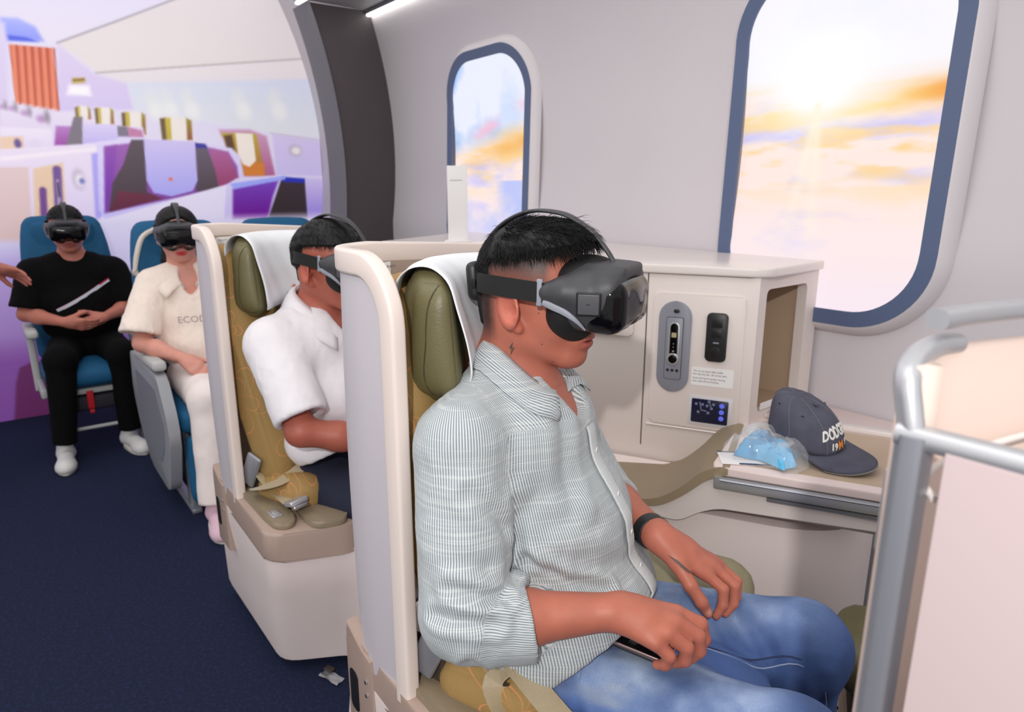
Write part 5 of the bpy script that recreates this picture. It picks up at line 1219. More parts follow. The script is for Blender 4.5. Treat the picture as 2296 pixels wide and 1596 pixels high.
FL = [[(0.332, 0.042, 0.722), (0.362, 0.040, 0.702), (0.364, 0.034, 0.676), (0.355, 0.029, 0.656)], [(0.344, 0.066, 0.722), (0.378, 0.064, 0.699), (0.379, 0.058, 0.669), (0.368, 0.051, 0.650)],
      [(0.345, 0.089, 0.717), (0.379, 0.088, 0.694), (0.381, 0.082, 0.668), (0.372, 0.076, 0.652)], [(0.337, 0.110, 0.709), (0.365, 0.109, 0.690), (0.370, 0.104, 0.671), (0.366, 0.100, 0.657)]]
add_hand(S, WRL, FL, r=0.0090, thumb= [(0.285, 0.024, 0.742), (0.312, 0.006, 0.716), (0.332, 0.004, 0.691), (0.343, 0.009, 0.670)])
def skin_cols(H, Rm, fade=True, base=(182, 108, 88), lips=(166, 84, 78), tips=None):
    def fn(V_):
        L_ = (V_ - np.array(H)) @ Rm; n = len(V_); c = np.tile(np.array(base, float), (n, 1))
        v = fbm(V_ * 22 + 3, 3)[:, None]; c = c * (0.94 + 0.12 * v)
        d = np.linalg.norm((L_ - np.array((0.092, 0, -0.069))) / np.array((0.016, 0.026, 0.014)), axis=1); w = np.clip(1.6 - 1.4 * d, 0, 1)[:, None]; c = c * (1 - w) + np.array(lips, float) * w
        e = np.clip(1.4 - np.abs(np.abs(L_[:, 1]) - 0.086) / 0.010, 0, 1) * (np.abs(L_[:, 0] + 0.01) < 0.04) * (np.abs(L_[:, 2]) < 0.05); c = c * (1 - 0.25 * e[:, None]) + np.array((226, 110, 96.)) * 0.25 * e[:, None]
        if fade:
            z, x = L_[:, 2], L_[:, 0]; side = np.clip((0.050 - x) / 0.012, 0, 1)
            f = np.clip((z - 0.020) / 0.04, 0, 1) * side; back = np.clip((-0.040 - x) / 0.02, 0, 1) * np.clip((z + 0.085) / 0.05, 0, 1)
            w = (np.clip(np.maximum(f, back), 0, 1) * (0.82 + 0.3 * (fbm(L_ * 420, 2) - 0.5)))[:, None] * (z > -0.11)[:, None] * (z < 0.2)[:, None]; w = np.clip(w, 0, 0.95); c = c * (1 - w) + np.array((38, 32, 32.)) * w
        if tips is not None:
            for p in tips:
                w = np.clip(1.5 - np.linalg.norm(V_ - np.array(p), axis=1) / 0.006, 0, 1)[:, None] * 0.6; c = c * (1 - w) + np.array((232, 176, 160.)) * w
        return np.clip(c, 0, 255)
    return fn
body = sdf_obj('body', S, M['skin'], man, color=(skin_cols(H1, R1, tips=[(0.345, 0.003, 0.676), (0.292, -0.160, 0.660)])))
# small tattoos and moles printed on the skin
bb = bvh_of(body); M['tattoo'] = mat('tattoo_ink', (92, 72, 66), 0.6); M['mole'] = mat('mole', (96, 52, 42), 0.6)
def decal(name, polys, fn, m):
    V_, F_ = [], []
    for p in polys:
        b0 = len(V_); q = [fn(x, y) for x, y in p]
        if any(w is None for w in q): continue
        V_ += q; F_.append(tuple(range(b0, b0 + len(p))))
    return mesh(name, V_, F_, m, body, False)
def on_neck(x, y):
    h_ = bb.ray_cast(Vector((0.014 + x, -0.4, 1.113 + y)), Vector((0, 1, 0))); return (h_[0] + Vector((0, -0.0006, 0))) if h_[0] else None
decal('bolt_tattoo', [[(0.004, 0.012), (-0.005, 0.000), (-0.001, -0.001)], [(0.004, 0.012), (-0.001, -0.001), (0.0005, 0.0015)], [(0.0005, 0.0015), (-0.001, -0.001), (-0.004, -0.013), (0.005, 0.002)]], on_neck, M['tattoo'])
for x, y in ((0.050, 0.010), (0.062, -0.022), (0.048, 0.062)): decal('mole', [[(x + 0.0011 * math.cos(a), y + 0.0011 * math.sin(a)) for a in np.linspace(0, 6.28, 7)[:-1]]], on_neck, M['mole'])
CAML = np.array((0.449, -1.031, 1.36)); TC = np.array((0.296, 0.002, 0.752)); tx = np.array((0.047, 0.022, -0.018)); tx /= np.linalg.norm(tx); tv = TC - CAML; tv /= np.linalg.norm(tv); ty = np.cross(tx, tv); ty /= np.linalg.norm(ty)
def on_hand(x, y):          # seen from above the wrist: x towards the fingers, y across
    p = TC + tx * x + ty * y - tv * 0.1; h_ = bb.ray_cast(Vector(p), Vector(tv)); return (h_[0] + h_[1] * 0.0006) if h_[0] and (h_[0] - Vector(p)).length < 0.2 else None
feathers = []
for k in range(13):
    f_ = k / 12; x0 = 0.020 - 0.028 * f_; y0 = -0.007 + 0.012 * f_; L_ = 0.010 + 0.012 * f_; a = R(188 - 22 * f_)
    for seg in range(4):
        t0, t1 = seg / 4, (seg + 1) / 4; w0, w1 = 0.0009 * (1 - t0 * .85), 0.0009 * (1 - t1 * .85); d = (math.cos(a), math.sin(a)); n_ = (-d[1], d[0])
        feathers.append([(x0 + d[0] * L_ * t0 + n_[0] * w0, y0 + d[1] * L_ * t0 + n_[1] * w0), (x0 + d[0] * L_ * t1 + n_[0] * w1, y0 + d[1] * L_ * t1 + n_[1] * w1), (x0 + d[0] * L_ * t1 - n_[0] * w1, y0 + d[1] * L_ * t1 - n_[1] * w1), (x0 + d[0] * L_ * t0 - n_[0] * w0, y0 + d[1] * L_ * t0 - n_[1] * w0)])
decal('wing_tattoo', feathers, on_hand, M['tattoo'])
# hair
def cap1(S, T):
    S.ell(T((-0.006, 0, 0.044)), (0.095, 0.081, 0.083), 0, 'u', R1); S.ell(T((0.040, 0, 0.078)), (0.062, 0.068, 0.046), 0.02, 'u', R1)
    S.cut(T((-0.02, 0, 0.070)), R1 @ np.array((0.20, 0, -1.0)), k=0.004); S.cut(T((0.093, 0, 0.06)), R1 @ np.array((1.0, 0, -0.25)), k=0.01)
    S.ell(T((-0.056, 0, 0.040)), (0.046, 0.060, 0.040), 0.012, 'u', R1)
hair(man, H1, R1, cap1, 9000, lambda L: 0.016 + 0.018 * np.clip((L[:, 2] - 0.05) / 0.08, 0, 1), lambda L: np.stack([0.75 * np.ones(len(L)) - 1.3 * (L[:, 0] < -0.055), 0.55 * np.sign(L[:, 1]) * (L[:, 2] < 0.11), -0.9 * (L[:, 2] < 0.10) - 0.1], 1), lambda L: 0.05 + 0.16 * (L[:, 2] > 0.11), 5, M['hair'], 0.05, spikes=0.012)
# ---- shirt
M['shirt'] = bpy.data.materials.new('striped_shirt'); M['shirt'].use_nodes = True; g = NG(M['shirt'])
st = g.attr('stripe').outputs['Fac']; ac = g.attr('along').outputs['Fac']
fr_ = g.m('FRACT', g.m('MULTIPLY', st, 1 / 0.0036)); ln = g.m('SMOOTHSTEP', 0.30, 0.44, fr_) if False else g.m('GREATER_THAN', fr_, 0.46)
cross = g.m('GREATER_THAN', g.noise(g.mapping(g.tc.outputs['Object'], (6, 6, 420)), 1.0, 2), 0.58)
c1 = g.mix(ln, lin((124, 136, 143)) + (1,), lin((200, 204, 205)) + (1,)); c1 = g.mix(g.m('MULTIPLY', cross, 0.22), c1, lin((226, 228, 224)) + (1,)); g.color(c1); g.b.inputs['Roughness'].default_value = 0.85
g.b.inputs['Sheen Weight'].default_value = 0.1; g.bump(g.noise(g.tc.outputs['Object'], 900, 2), 0.15, 0.0006)
S = SDF((-0.20, -0.34, 0.50), (0.32, 0.34, 1.12), 0.0034)
S.cone((-0.026, -0.172, 0.965), (0.016, -0.246, 0.735), 0.072, 0.064, 0.03); S.cone((0.014, -0.246, 0.738), (0.085, -0.212, 0.724), 0.063, 0.061, 0.012); S.cone((0.055, -0.228, 0.725), (0.108, -0.202, 0.724), 0.061, 0.059, 0.004)
S.cone((-0.026, 0.172, 0.965), (0.078, 0.240, 0.75), 0.068, 0.060, 0.03); S.cone((0.078, 0.240, 0.75), (0.130, 0.180, 0.752), 0.058, 0.054, 0.012)
cu = np.array((0.088, 0.046, 0.0)); S.cut((0.104, -0.204, 0.724), (0.80, 0.55, 0.10), (0.02, -0.30, 0.62), (0.20, -0.13, 0.82)); S.cone((0.088, -0.211, 0.725), (0.16, -0.175, 0.73), 0.049, 0.049, 0.002, 's')
S.cut((0.128, 0.182, 0.752), (0.65, -0.75, 0), (0.06, 0.13, 0.66), (0.22, 0.27, 0.84)); S.cone((0.118, 0.195, 0.752), (0.17, 0.13, 0.755), 0.044, 0.042, 0.002, 's')
S.ell((0.014, 0, 0.925), (0.118, 0.172, 0.150), 0.03); S.ell((0.062, 0, 0.79), (0.140, 0.165, 0.150), 0.03); S.ell((0.094, -0.006, 0.648), (0.164, 0.197, 0.140), 0.03)
for s in (-1, 1): S.cone((-0.035, s * 0.045, 1.050), (-0.028, s * 0.165, 0.990), 0.042, 0.060, 0.03)
S.ell((0.105, 0, 1.052), (0.075, 0.046, 0.070), 0.010, 's'); S.cone((-0.008, 0, 1.075), (0.01, 0, 1.20), 0.064, 0.085, 0.008, 's')
S.cut((0.130, -0.17, 0.600), (0.62, 0, -0.78), k=0.006)
SL_AX = [((-0.026, -0.172, 0.965), (0.016, -0.246, 0.735)), ((0.014, -0.246, 0.738), (0.108, -0.202, 0.724)), ((-0.026, 0.172, 0.965), (0.078, 0.240, 0.75)), ((0.078, 0.240, 0.75), (0.130, 0.180, 0.752))]
def seg_coords(V_, a, b, ref):
    a, b = np.array(a), np.array(b); ab = b - a; L_ = np.linalg.norm(ab); ab /= L_; q = V_ - a; t = q @ ab; rad = q - t[:, None] * ab; r_ = np.linalg.norm(rad, axis=1)
    e1 = np.array(ref, float); e1 -= ab * (e1 @ ab); e1 /= np.linalg.norm(e1); e2 = np.cross(ab, e1); th = np.arctan2(rad @ e2, rad @ e1); tt = np.clip(t, 0, L_); dist = np.linalg.norm(q - tt[:, None] * ab, axis=1); return dist, th, t
def torso_dist(V_):
    torso = np.full(len(V_), 9.0)
    for c_, r_ in (((0.014, 0, 0.925), (0.118, 0.172, 0.150)), ((0.062, 0, 0.79), (0.140, 0.165, 0.150)), ((0.094, -0.006, 0.648), (0.164, 0.197, 0.140))):
        q_ = (V_ - np.array(c_)) / np.array(r_); k0 = np.linalg.norm(q_, axis=1); k1 = np.linalg.norm(q_ / np.array(r_), axis=1) + 1e-9; torso = np.minimum(torso, k0 * (k0 - 1) / k1)
    return torso
def shirt_mask(V_):
    t_ = torso_dist(V_); s_ = np.full(len(V_), 9.0)
    for a, b in SL_AX: s_ = np.minimum(s_, seg_coords(V_, a, b, (0.3, 0.2, 1))[0] - 0.063)
    return np.where(V_[:, 2] < 0.84, np.clip((np.abs(t_ - s_) - 0.004) / 0.018, 0, 1), 1.0)
def stripe_fn(V_):
    ax = np.stack([0.004 + 0.30 * (0.93 - V_[:, 2]) * 0.9, 0 * V_[:, 0]], 1); th = np.arctan2(V_[:, 1], V_[:, 0] - np.clip(ax[:, 0], -0.0, 0.08)); out = th * 0.150
    out = np.where(V_[:, 2] > 1.0, V_[:, 1] * 1.0 + 5.0, out)
    torso = np.full(len(V_), 9.0)
    for c_, r_ in (((0.014, 0, 0.925), (0.118, 0.172, 0.150)), ((0.062, 0, 0.79), (0.140, 0.165, 0.150)), ((0.094, -0.006, 0.648), (0.164, 0.197, 0.140))):
        q_ = (V_ - np.array(c_)) / np.array(r_); k0 = np.linalg.norm(q_, axis=1); k1 = np.linalg.norm(q_ / np.array(r_), axis=1) + 1e-9; torso = np.minimum(torso, k0 * (k0 - 1) / k1)
    best = torso - 0.006
    for i, (a, b) in enumerate(SL_AX):
        d, t_, tl = seg_coords(V_, a, b, (0, 0, 1) if i % 2 else (1, 0, 0)); L_ = np.linalg.norm(np.array(b) - np.array(a)); rr = 0.060 if i % 2 else 0.072 - 0.008 * np.clip(tl / L_, 0, 1)
        dd = d - rr; near = dd < best
        if i % 2: near &= (tl > 0.03)
        out = np.where(near, t_ * 0.063 + 1 + i, out); best = np.where(near, dd, best)
    return out
shirt_folds = fold_disp([([(0.075, -0.175, 0.90), (0.070, -0.172, 0.83), (0.085, -0.168, 0.79)], 0.013, 0.010), ([(0.085, -0.165, 0.80), (0.14, -0.145, 0.765), (0.20, -0.10, 0.742)], 0.012, 0.009),
    ([(0.02, -0.300, 0.815), (0.06, -0.280, 0.80), (0.085, -0.25, 0.785)], 0.012, 0.008), ([(0.0, -0.31, 0.77), (0.05, -0.295, 0.765), (0.08, -0.27, 0.755)], 0.011, 0.006), ([(0.06, -0.27, 0.66), (0.045, -0.29, 0.70), (0.05, -0.27, 0.76)], 0.010, 0.005),
    ([(0.12, -0.14, 0.86), (0.16, -0.08, 0.84), (0.18, -0.02, 0.80)], 0.018, 0.006), ([(0.10, -0.155, 0.71), (0.17, -0.12, 0.69), (0.22, -0.06, 0.69)], 0.015, 0.006), ([(0.14, -0.13, 0.66), (0.20, -0.09, 0.65), (0.23, -0.03, 0.67)], 0.013, 0.005), ([(0.05, -0.17, 0.65), (0.10, -0.17, 0.62), (0.14, -0.15, 0.60)], 0.014, 0.006),
    ([(0.02, -0.235, 0.93), (0.05, -0.22, 0.90), (0.06, -0.20, 0.87)], 0.014, 0.005), ([(-0.02, -0.25, 0.86), (0.02, -0.265, 0.84), (0.06, -0.25, 0.83)], 0.016, 0.004), ([(0.10, -0.07, 1.0), (0.12, -0.09, 0.93), (0.13, -0.10, 0.87)], 0.018, 0.005)])
shirt = sdf_obj('shirt', S, M['shirt'], man, disp=lambda V_, N: (shirt_folds(V_) + wrinkle(V_, 0.0026, 17, (1, 1, 0.55), 4.0) + wrinkle(V_, 0.0012, 40, (1, 1, 0.6), 1.0)) * shirt_mask(V_), attrs={'stripe': stripe_fn, 'along': lambda V_: V_[:, 2]})
bv = bvh_of(shirt)
def drape(p, d, off=0.002):
    h = bv.ray_cast(Vector(p), Vector(d).normalized()); return (np.array(h[0]) - np.array(Vector(d).normalized()) * off) if h[0] else None
# button placket down the front
pl = []
for z in np.linspace(0.985, 0.66, 40):
    y = -0.010 + 0.010 * math.sin((z - 0.66) * 24); q = drape((0.5, y, z), (-1, 0, -0.02), 0.0045)
    if q is not None: pl.append(q)
def shirt_stripes(o, fn):
    v = np.array([p.co for p in o.data.vertices]); a = o.data.attributes.new('stripe', 'FLOAT', 'POINT'); a.data.foreach_set('value', fn(v).astype(np.float32)); return o
pk = sweep('placket', pl, rrect(0, 0, 0.030, 0.004, 0.0015, 2), M['shirt'], shirt, lat=(0, 1, 0), angle=40); shirt_stripes(pk, lambda v: v[:, 1] * 0 + 0.1)
M['button'] = mat('white_button', (225, 225, 222), 0.3)
for k in (5, 13, 21, 29, 36):
    if k < len(pl): b_ = prism('button', circ(0.0048, 12), -0.001, 0.001, M['button'], shirt, axis='x', bev=0.0004); b_.location = pl[k] + np.array((0.0035, 0, 0))
# collar
def collar(side):
    top = smooth_path([(-0.052, 0, 1.108), (-0.038, 0.046, 1.108), (-0.006, 0.065, 1.101), (0.039, 0.063, 1.066), (0.068, 0.042, 1.036), (0.084, 0.018, 1.014)], 6)
    bot = smooth_path([(-0.080, 0, 1.074), (-0.062, 0.066, 1.074), (-0.022, 0.100, 1.062), (0.030, 0.108, 1.038), (0.066, 0.102, 1.012), (0.086, 0.080, 0.996)], 6)
    V_ = []; n = len(top); k = 6
    for a_, b_ in zip(top, bot):
        inn = a_ + np.array((0.0, 0, -0.022)); q = [inn]
        for j in range(k - 1): t = j / (k - 2); q.append(a_ * (1 - t) + b_ * t + np.array((0, 0, 0.014 * math.sin(math.pi * min(1, t + 0.12)) + 0.004)))
        q = [np.array((p[0], p[1] * side, p[2])) for p in q]
        for j in range(2, k):
            h_ = bv.find_nearest(Vector(q[j])); d_ = (q[j] - np.array(h_[0])) @ np.array(h_[1])
            if d_ < 0.005: q[j] = np.array(h_[0]) + np.array(h_[1]) * 0.005
        V_ += q
    F_ = [(i * k + j, i * k + j + 1, (i + 1) * k + j + 1, (i + 1) * k + j) for i in range(n - 1) for j in range(k - 1)]
    o = mesh('collar', V_, F_, M['shirt'], shirt); o.modifiers.new('s', 'SOLIDIFY').thickness = 0.0025
    return shirt_stripes(o, lambda v: np.tile(np.arange(k) * 0.0150, n))
collar(-1); collar(1)
# rolled cuff rim of the right sleeve
# ---- jeans
def denim():
    m = bpy.data.materials.new('blue_denim'); m.use_nodes = True; g = NG(m); o = g.tc.outputs['Object']; a = g.attr('Col').outputs['Color']
    n = g.noise(o, 700, 3); g.color(g.mix(1.0, a, g.mix(n, (0.62, 0.62, 0.62, 1), (1.32, 1.32, 1.32, 1)), 'MULTIPLY')); g.b.inputs['Roughness'].default_value = 0.85; g.bump(n, 0.2, 0.0006); return m
M['denim'] = denim()
S = SDF((-0.12, -0.30, 0.05), (0.66, 0.32, 0.74), 0.0052)
HPR, KNR, ANR = (0.055, -0.092, 0.532), (0.485, -0.125, 0.560), (0.49, -0.13, 0.10)
HPL, KNL, ANL = (0.055, 0.092, 0.532), (0.493, 0.155, 0.552), (0.515, 0.165, 0.10)
S.ell((0.045, 0, 0.545), (0.115, 0.165, 0.105), 0.0); S.ell((0.24, 0.0, 0.540), (0.22, 0.11, 0.062), 0.04)
for hp, kn, an in ((HPR, KNR, ANR), (HPL, KNL, ANL)): S.cone(hp, kn, 0.088, 0.078, 0.035); S.cone(kn, an, 0.070, 0.058, 0.03); S.ell(np.array(kn) + np.array((0.012, 0, 0.006)), (0.068, 0.066, 0.068), 0.03)
def denim_cols(V_):
    c = np.tile(np.array((66, 92, 146.)), (len(V_), 1)); n = fbm(V_ * 16, 4); n2 = fbm(V_ * np.array((10, 30, 30)) + 4, 3)
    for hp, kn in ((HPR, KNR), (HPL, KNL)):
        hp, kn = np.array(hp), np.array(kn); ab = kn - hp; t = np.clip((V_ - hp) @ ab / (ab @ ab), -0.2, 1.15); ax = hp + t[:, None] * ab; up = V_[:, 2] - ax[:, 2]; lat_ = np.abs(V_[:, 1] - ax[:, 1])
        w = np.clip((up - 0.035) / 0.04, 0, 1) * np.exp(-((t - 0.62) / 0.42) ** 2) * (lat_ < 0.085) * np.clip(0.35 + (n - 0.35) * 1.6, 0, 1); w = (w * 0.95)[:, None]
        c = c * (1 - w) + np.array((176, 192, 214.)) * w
    w = (np.clip((n2 - 0.56) * 5, 0, 1) * 0.35 * (V_[:, 0] < 0.28))[:, None]; c = c * (1 - w) + np.array((168, 164, 156.)) * w
    return c * (0.86 + 0.28 * n[:, None])
jf = fold_disp([([(0.10, -0.10, 0.64), (0.16, -0.17, 0.60), (0.20, -0.20, 0.55)], 0.014, 0.006), ([(0.40, 0.10, 0.63), (0.44, 0.08, 0.58), (0.46, 0.09, 0.52)], 0.015, 0.006), ([(0.34, 0.09, 0.63), (0.38, 0.06, 0.585), (0.42, 0.06, 0.54)], 0.014, 0.005), ([(0.48, 0.10, 0.60), (0.52, 0.09, 0.55), (0.53, 0.10, 0.48)], 0.015, 0.005), ([(0.15, -0.18, 0.56), (0.26, -0.205, 0.54), (0.36, -0.20, 0.53)], 0.016, 0.006), ([(0.30, -0.07, 0.60), (0.36, -0.06, 0.56), (0.42, -0.07, 0.54)], 0.014, 0.005)])
jeans = sdf_obj('jeans', S, M['denim'], man, disp=lambda V_, N: jf(V_) + wrinkle(V_, 0.0030, 13, (0.6, 1, 1), 2.0), color=denim_cols)
bj = bvh_of(jeans)
def seam(pts, d, r_=0.0014, name='seam', m=None):
    out = []
    for p in smooth_path(pts, 8):
        h = bj.ray_cast(Vector(p), Vector(d)); 
        if h[0]: out.append(np.array(h[0]) + np.array(h[1]) * 0.0006)
    if len(out) > 3: tube(name, out, r_, m or M['seamm'], jeans, 5)
M['seamm'] = mat('denim_seam', (128, 142, 170), 0.8)
M['seamd'] = mat('denim_seam_dark', (34, 44, 78), 0.8)
def leg_seam(name, hp, kn, an, phi, r_, m, t0=0.1):
    """stitching that follows the leg at angle phi from the top (positive to the left)"""
    hp, kn, an = (np.array(q) for q in (hp, kn, an)); out = []
    for t in np.linspace(t0, 1.0, 26):
        ax = hp + (kn - hp) * t; q = ax + 0.12 * np.array((0.0, math.sin(R(phi)), math.cos(R(phi)))); h = bj.find_nearest(Vector(q)); out.append(np.array(h[0]))
    for t in np.linspace(0.0, 0.5, 12):
        a = R(90 * min(1, t * 3 + .1)); ax = kn + (an - kn) * t; q = ax + 0.12 * np.array((math.sin(a) * 0.8, math.sin(R(phi)), math.cos(a) * math.cos(R(phi)))); h = bj.find_nearest(Vector(q)); out.append(np.array(h[0]))
    for _ in range(6): out = [out[0]] + [(out[i - 1] + 2 * out[i] + out[i + 1]) / 4 for i in range(1, len(out) - 1)] + [out[-1]]
    tube(name, out, r_, m, jeans, 5)
leg_seam('inseam', HPL, KNL, ANL, -72, 0.0014, M['seamm'], 0.35); leg_seam('inseam', HPL, KNL, ANL, -66, 0.0016, M['seamd'], 0.35)
leg_seam('side_seam', HPR, KNR, ANR, -78, 0.0016, M['seamd']); leg_seam('side_seam', HPR, KNR, ANR, -75, 0.0012, M['seamm'])
seam([(0.15, -0.10, 0.9), (0.17, -0.13, 0.9), (0.175, -0.16, 0.9)], (0, 0, -1), 0.0012, 'pocket_seam', M['seamm'])
def shoe(parent, x, y, m, sole, rz=0.0, L_=0.27, z=0.0):
    S = SDF((-0.12, -0.07, -0.005), (0.22, 0.07, 0.14), 0.005); S.cone((-0.045, 0, 0.045), (0.14, 0, 0.035), 0.038, 0.036, 0.02); S.cone((-0.045, 0, 0.05), (-0.03, 0, 0.095), 0.042, 0.036, 0.02); S.ell((0.12, 0, 0.03), (0.065, 0.046, 0.035), 0.02); S.cut((0, 0, 0.012), (0, 0, -1)); S.ell((-0.03, 0, 0.13), (0.032, 0.026, 0.05), 0.006, 's')
    o = sdf_obj('shoe', S, m, parent); o.location = (x, y, z); o.rotation_euler = (0, 0, rz)
    pts = [(0.04 + 0.135 * math.cos(a) , 0.046 * math.sin(a) * (1.0 if math.cos(a) > 0 else 0.9)) for a in np.linspace(0, 2 * math.pi, 28, endpoint=False)]
    s = prism('sole', pts, 0.0, 0.018, sole, o, bev=0.004)
    return o
M['whiteshoe'] = mat('white_sneaker', (222, 220, 218), 0.6); M['solew'] = mat('white_sole', (226, 222, 214), 0.6)
shoe(man, 0.50, -0.13, M['whiteshoe'], M['solew']); shoe(man, 0.53, 0.165, M['whiteshoe'], M['solew'])
vr1 = make_headset('charcoal VR headset worn by the man in the striped shirt'); place_headset(vr1, mtx(PX, PY, SEAT_A), H1, R1)

# wristband and phone
wv_ = np.array(WRL) - np.array(ELL_); wv_ /= np.linalg.norm(wv_); wc = np.array(WRL) - wv_ * 0.022
e1 = np.cross(wv_, (0, 0, 1.0)); e1 /= np.linalg.norm(e1); e2 = np.cross(e1, wv_)
ringp = [wc + e1 * 0.0305 * math.cos(a) + e2 * 0.0285 * math.sin(a) for a in np.linspace(0, 2 * math.pi, 28, endpoint=False)]
wb_ = sweep('wristband', ringp, rrect(0, 0, 0.004, 0.027, 0.0018, 2), M['blk'], None, closed=True, lat=[wc * 0 + (p - wc) for p in ringp]); wb_.matrix_world = mtx(PX, PY, SEAT_A); tag(wb_, 'black rubber wristband on the left wrist of the striped-shirt man', 'wristband')
ph = empty('phone'); tag(ph, 'black smartphone with metal edge under the right hand', 'phone')
rbox('case', (0.152, 0.074, 0.006), (0, 0, -0.002), M['blk'], ph, 0.0028); rbox('frame', (0.148, 0.071, 0.0075), (0, 0, 0.002), mat('rose_metal', (190, 160, 156), 0.2, 1.0), ph, 0.003); rbox('screen', (0.144, 0.067, 0.0012), (0, 0, 0.0058), M['gloss'], ph, 0.0005)
ph.matrix_world = mtx(PX, PY, SEAT_A) @ frame((0.230, -0.084, 0.664), (R(10), R(3), R(-7)))
# ================================================================== the other passengers
def gen_hand(w, f, s, n, curl=(20, 30, 20), sc=1.0, spread=1.0):
    w, f, s, n = (np.array(q, float) for q in (w, f, s, n)); f /= np.linalg.norm(f); s = s - f * (s @ f); s /= np.linalg.norm(s); n = n - f * (n @ f) - s * (n @ s); n /= np.linalg.norm(n)
    fs = []
    for i, (off, ln) in enumerate(zip((0.027, 0.009, -0.010, -0.028), (0.070, 0.078, 0.072, 0.056))):
        p = w + f * (0.085 - 0.006 * (i == 3) - 0.003 * (i == 0)) * sc + s * off * sc; js = [p]; a = 0.0
        d0 = f + s * (off * 5 * (spread - 1)); d0 /= np.linalg.norm(d0)
        for seg, c in zip((0.45, 0.30, 0.25), curl):
            a += R(c + i * 2); d = d0 * math.cos(a) + n * math.sin(a); p = p + d * ln * seg * sc; js.append(p)
        fs.append(js)
    b = w + f * 0.028 * sc + s * 0.026 * sc + n * 0.008 * sc; th = [b]; d = f * 0.75 + s * 0.55 + n * 0.35; d /= np.linalg.norm(d)
    for l_ in (0.034, 0.026, 0.020): b = b + d * l_ * sc; th.append(b); d = d * 0.9 + f * 0.25; d /= np.linalg.norm(d)
    return fs, th

def passenger(root, H, Rm, neck, torso, arms, shirt_ell, sleeves, legs, mats, hair_spec, h=0.0052, skin=(176, 100, 82), lips=(172, 90, 86), ears=True, wide=1.0, neckcut=None, hem=None, fade=True, hsc=1.0, shirt_disp=0.004, leg_r=(0.088, 0.068, 0.052), leg_wide=0.0):
    S = SDF((-0.30, -0.42, 0.40), (0.45, 0.42, 1.36), h)
    add_head(S, H, Rm, ears, wide, neck, 0.050 * (wide + 1) / 2)
    for c, r_ in torso: S.ell(c, r_, 0.05)
    for sh, el, wr, fs, th in arms:
        S.cone(sh, el, 0.044, 0.037, 0.03); el, wr = np.array(el), np.array(wr); md = el + (wr - el) * 0.35; S.cone(el, md, 0.036, 0.037, 0.02); S.cone(md, wr, 0.037, 0.0235, 0.02); add_hand(S, wr, fs, th, 0.0084 * hsc, 0.022)
    body = sdf_obj('body', S, M['skin'], root, color=skin_cols(H, Rm, fade, skin, lips))
    S = SDF((-0.30, -0.42, 0.40), (0.45, 0.42, 1.14), h)
    for a, b, ra, rb, cutn in sleeves:
        if cutn is not None and tuple(cutn)[0] == 0: continue
        S.cone(a, b, ra, rb, 0.03); a, b = np.array(a), np.array(b); n_ = (b - a) / np.linalg.norm(b - a) if cutn is None else np.array(cutn, float)
        S.cut(b, n_, b - 0.10, b + 0.10); S.cone(b + n_ * 0.03, b + n_ * 0.05, rb - 0.004, rb - 0.004, 0.002, 's')
    for a, b, ra, rb, cutn in sleeves:
        if cutn is not None and tuple(cutn)[0] == 0: S.cone(a, b, ra, rb, 0.03)
    for i, (c, r_) in enumerate(shirt_ell): S.ell(c, r_, 0.04)
    if neckcut: 
        for q in neckcut: S.ell(*q, 0.008, 's')
    if hem: S.cut(*hem, k=0.004)
    sh = sdf_obj('shirt', S, mats[0], root, disp=lambda V_, N: wrinkle(V_, shirt_disp, 14, (1, 1, 0.6), 3.0) + wrinkle(V_, shirt_disp * 0.4, 34, (1, 1, 0.7), 6.0))
    lo = np.min([np.minimum(np.minimum(l[0], l[1]), l[2]) for l in legs], 0) - 0.13; hi = np.max([np.maximum(np.maximum(l[0], l[1]), l[2]) for l in legs], 0) + 0.13
    S = SDF(lo, hi, 0.007); ctr = (np.array(legs[0][0]) + np.array(legs[1][0])) / 2; S.ell(ctr + np.array((-0.01, 0, 0.01)), (0.11, 0.16, 0.10), 0.0)
    for hp, kn, an in legs: S.cone(hp, kn, leg_r[0], leg_r[1], 0.03); S.cone(kn, an, leg_r[1] * 0.98, leg_r[2], 0.03); S.cut(an, np.array(an, float) - np.array(kn, float), np.array(an) - 0.12, np.array(an) + 0.12)
    sdf_obj('trousers', S, mats[1], root, disp=lambda V_, N: wrinkle(V_, 0.0045, 10, (0.7, 1, 0.8), 5.0))
    if hair_spec: hair(root, H, Rm, *hair_spec)
    return body, sh

def cap_std(Rm, low=0.055, wide=1.0, back=0.03):
    def fn(S, T):
        S.ell(T((-0.010, 0, 0.044)), (0.103, 0.083 * wide, 0.086), 0, 'u', Rm); S.cut(T((-0.01, 0, low)), Rm @ np.array((0.10, 0, -1.0)), k=0.004); S.ell(T((-0.055, 0, back)), (0.055, 0.076 * wide, 0.065), 0.02, 'u', Rm); S.cut(T((0.088, 0, 0.07)), Rm @ np.array((1.0, 0, -0.35)), k=0.006)
    return fn
comb_fwd = lambda L: np.stack([0.6 - 1.2 * (L[:, 0] < -0.05), 0.5 * np.sign(L[:, 1]), -0.7 + 0 * L[:, 0]], 1)
short = lambda L: 0.016 + 0.010 * np.clip((L[:, 2] - 0.05) / 0.08, 0, 1)
lowlift = lambda L: 0.08 + 0 * L[:, 0]

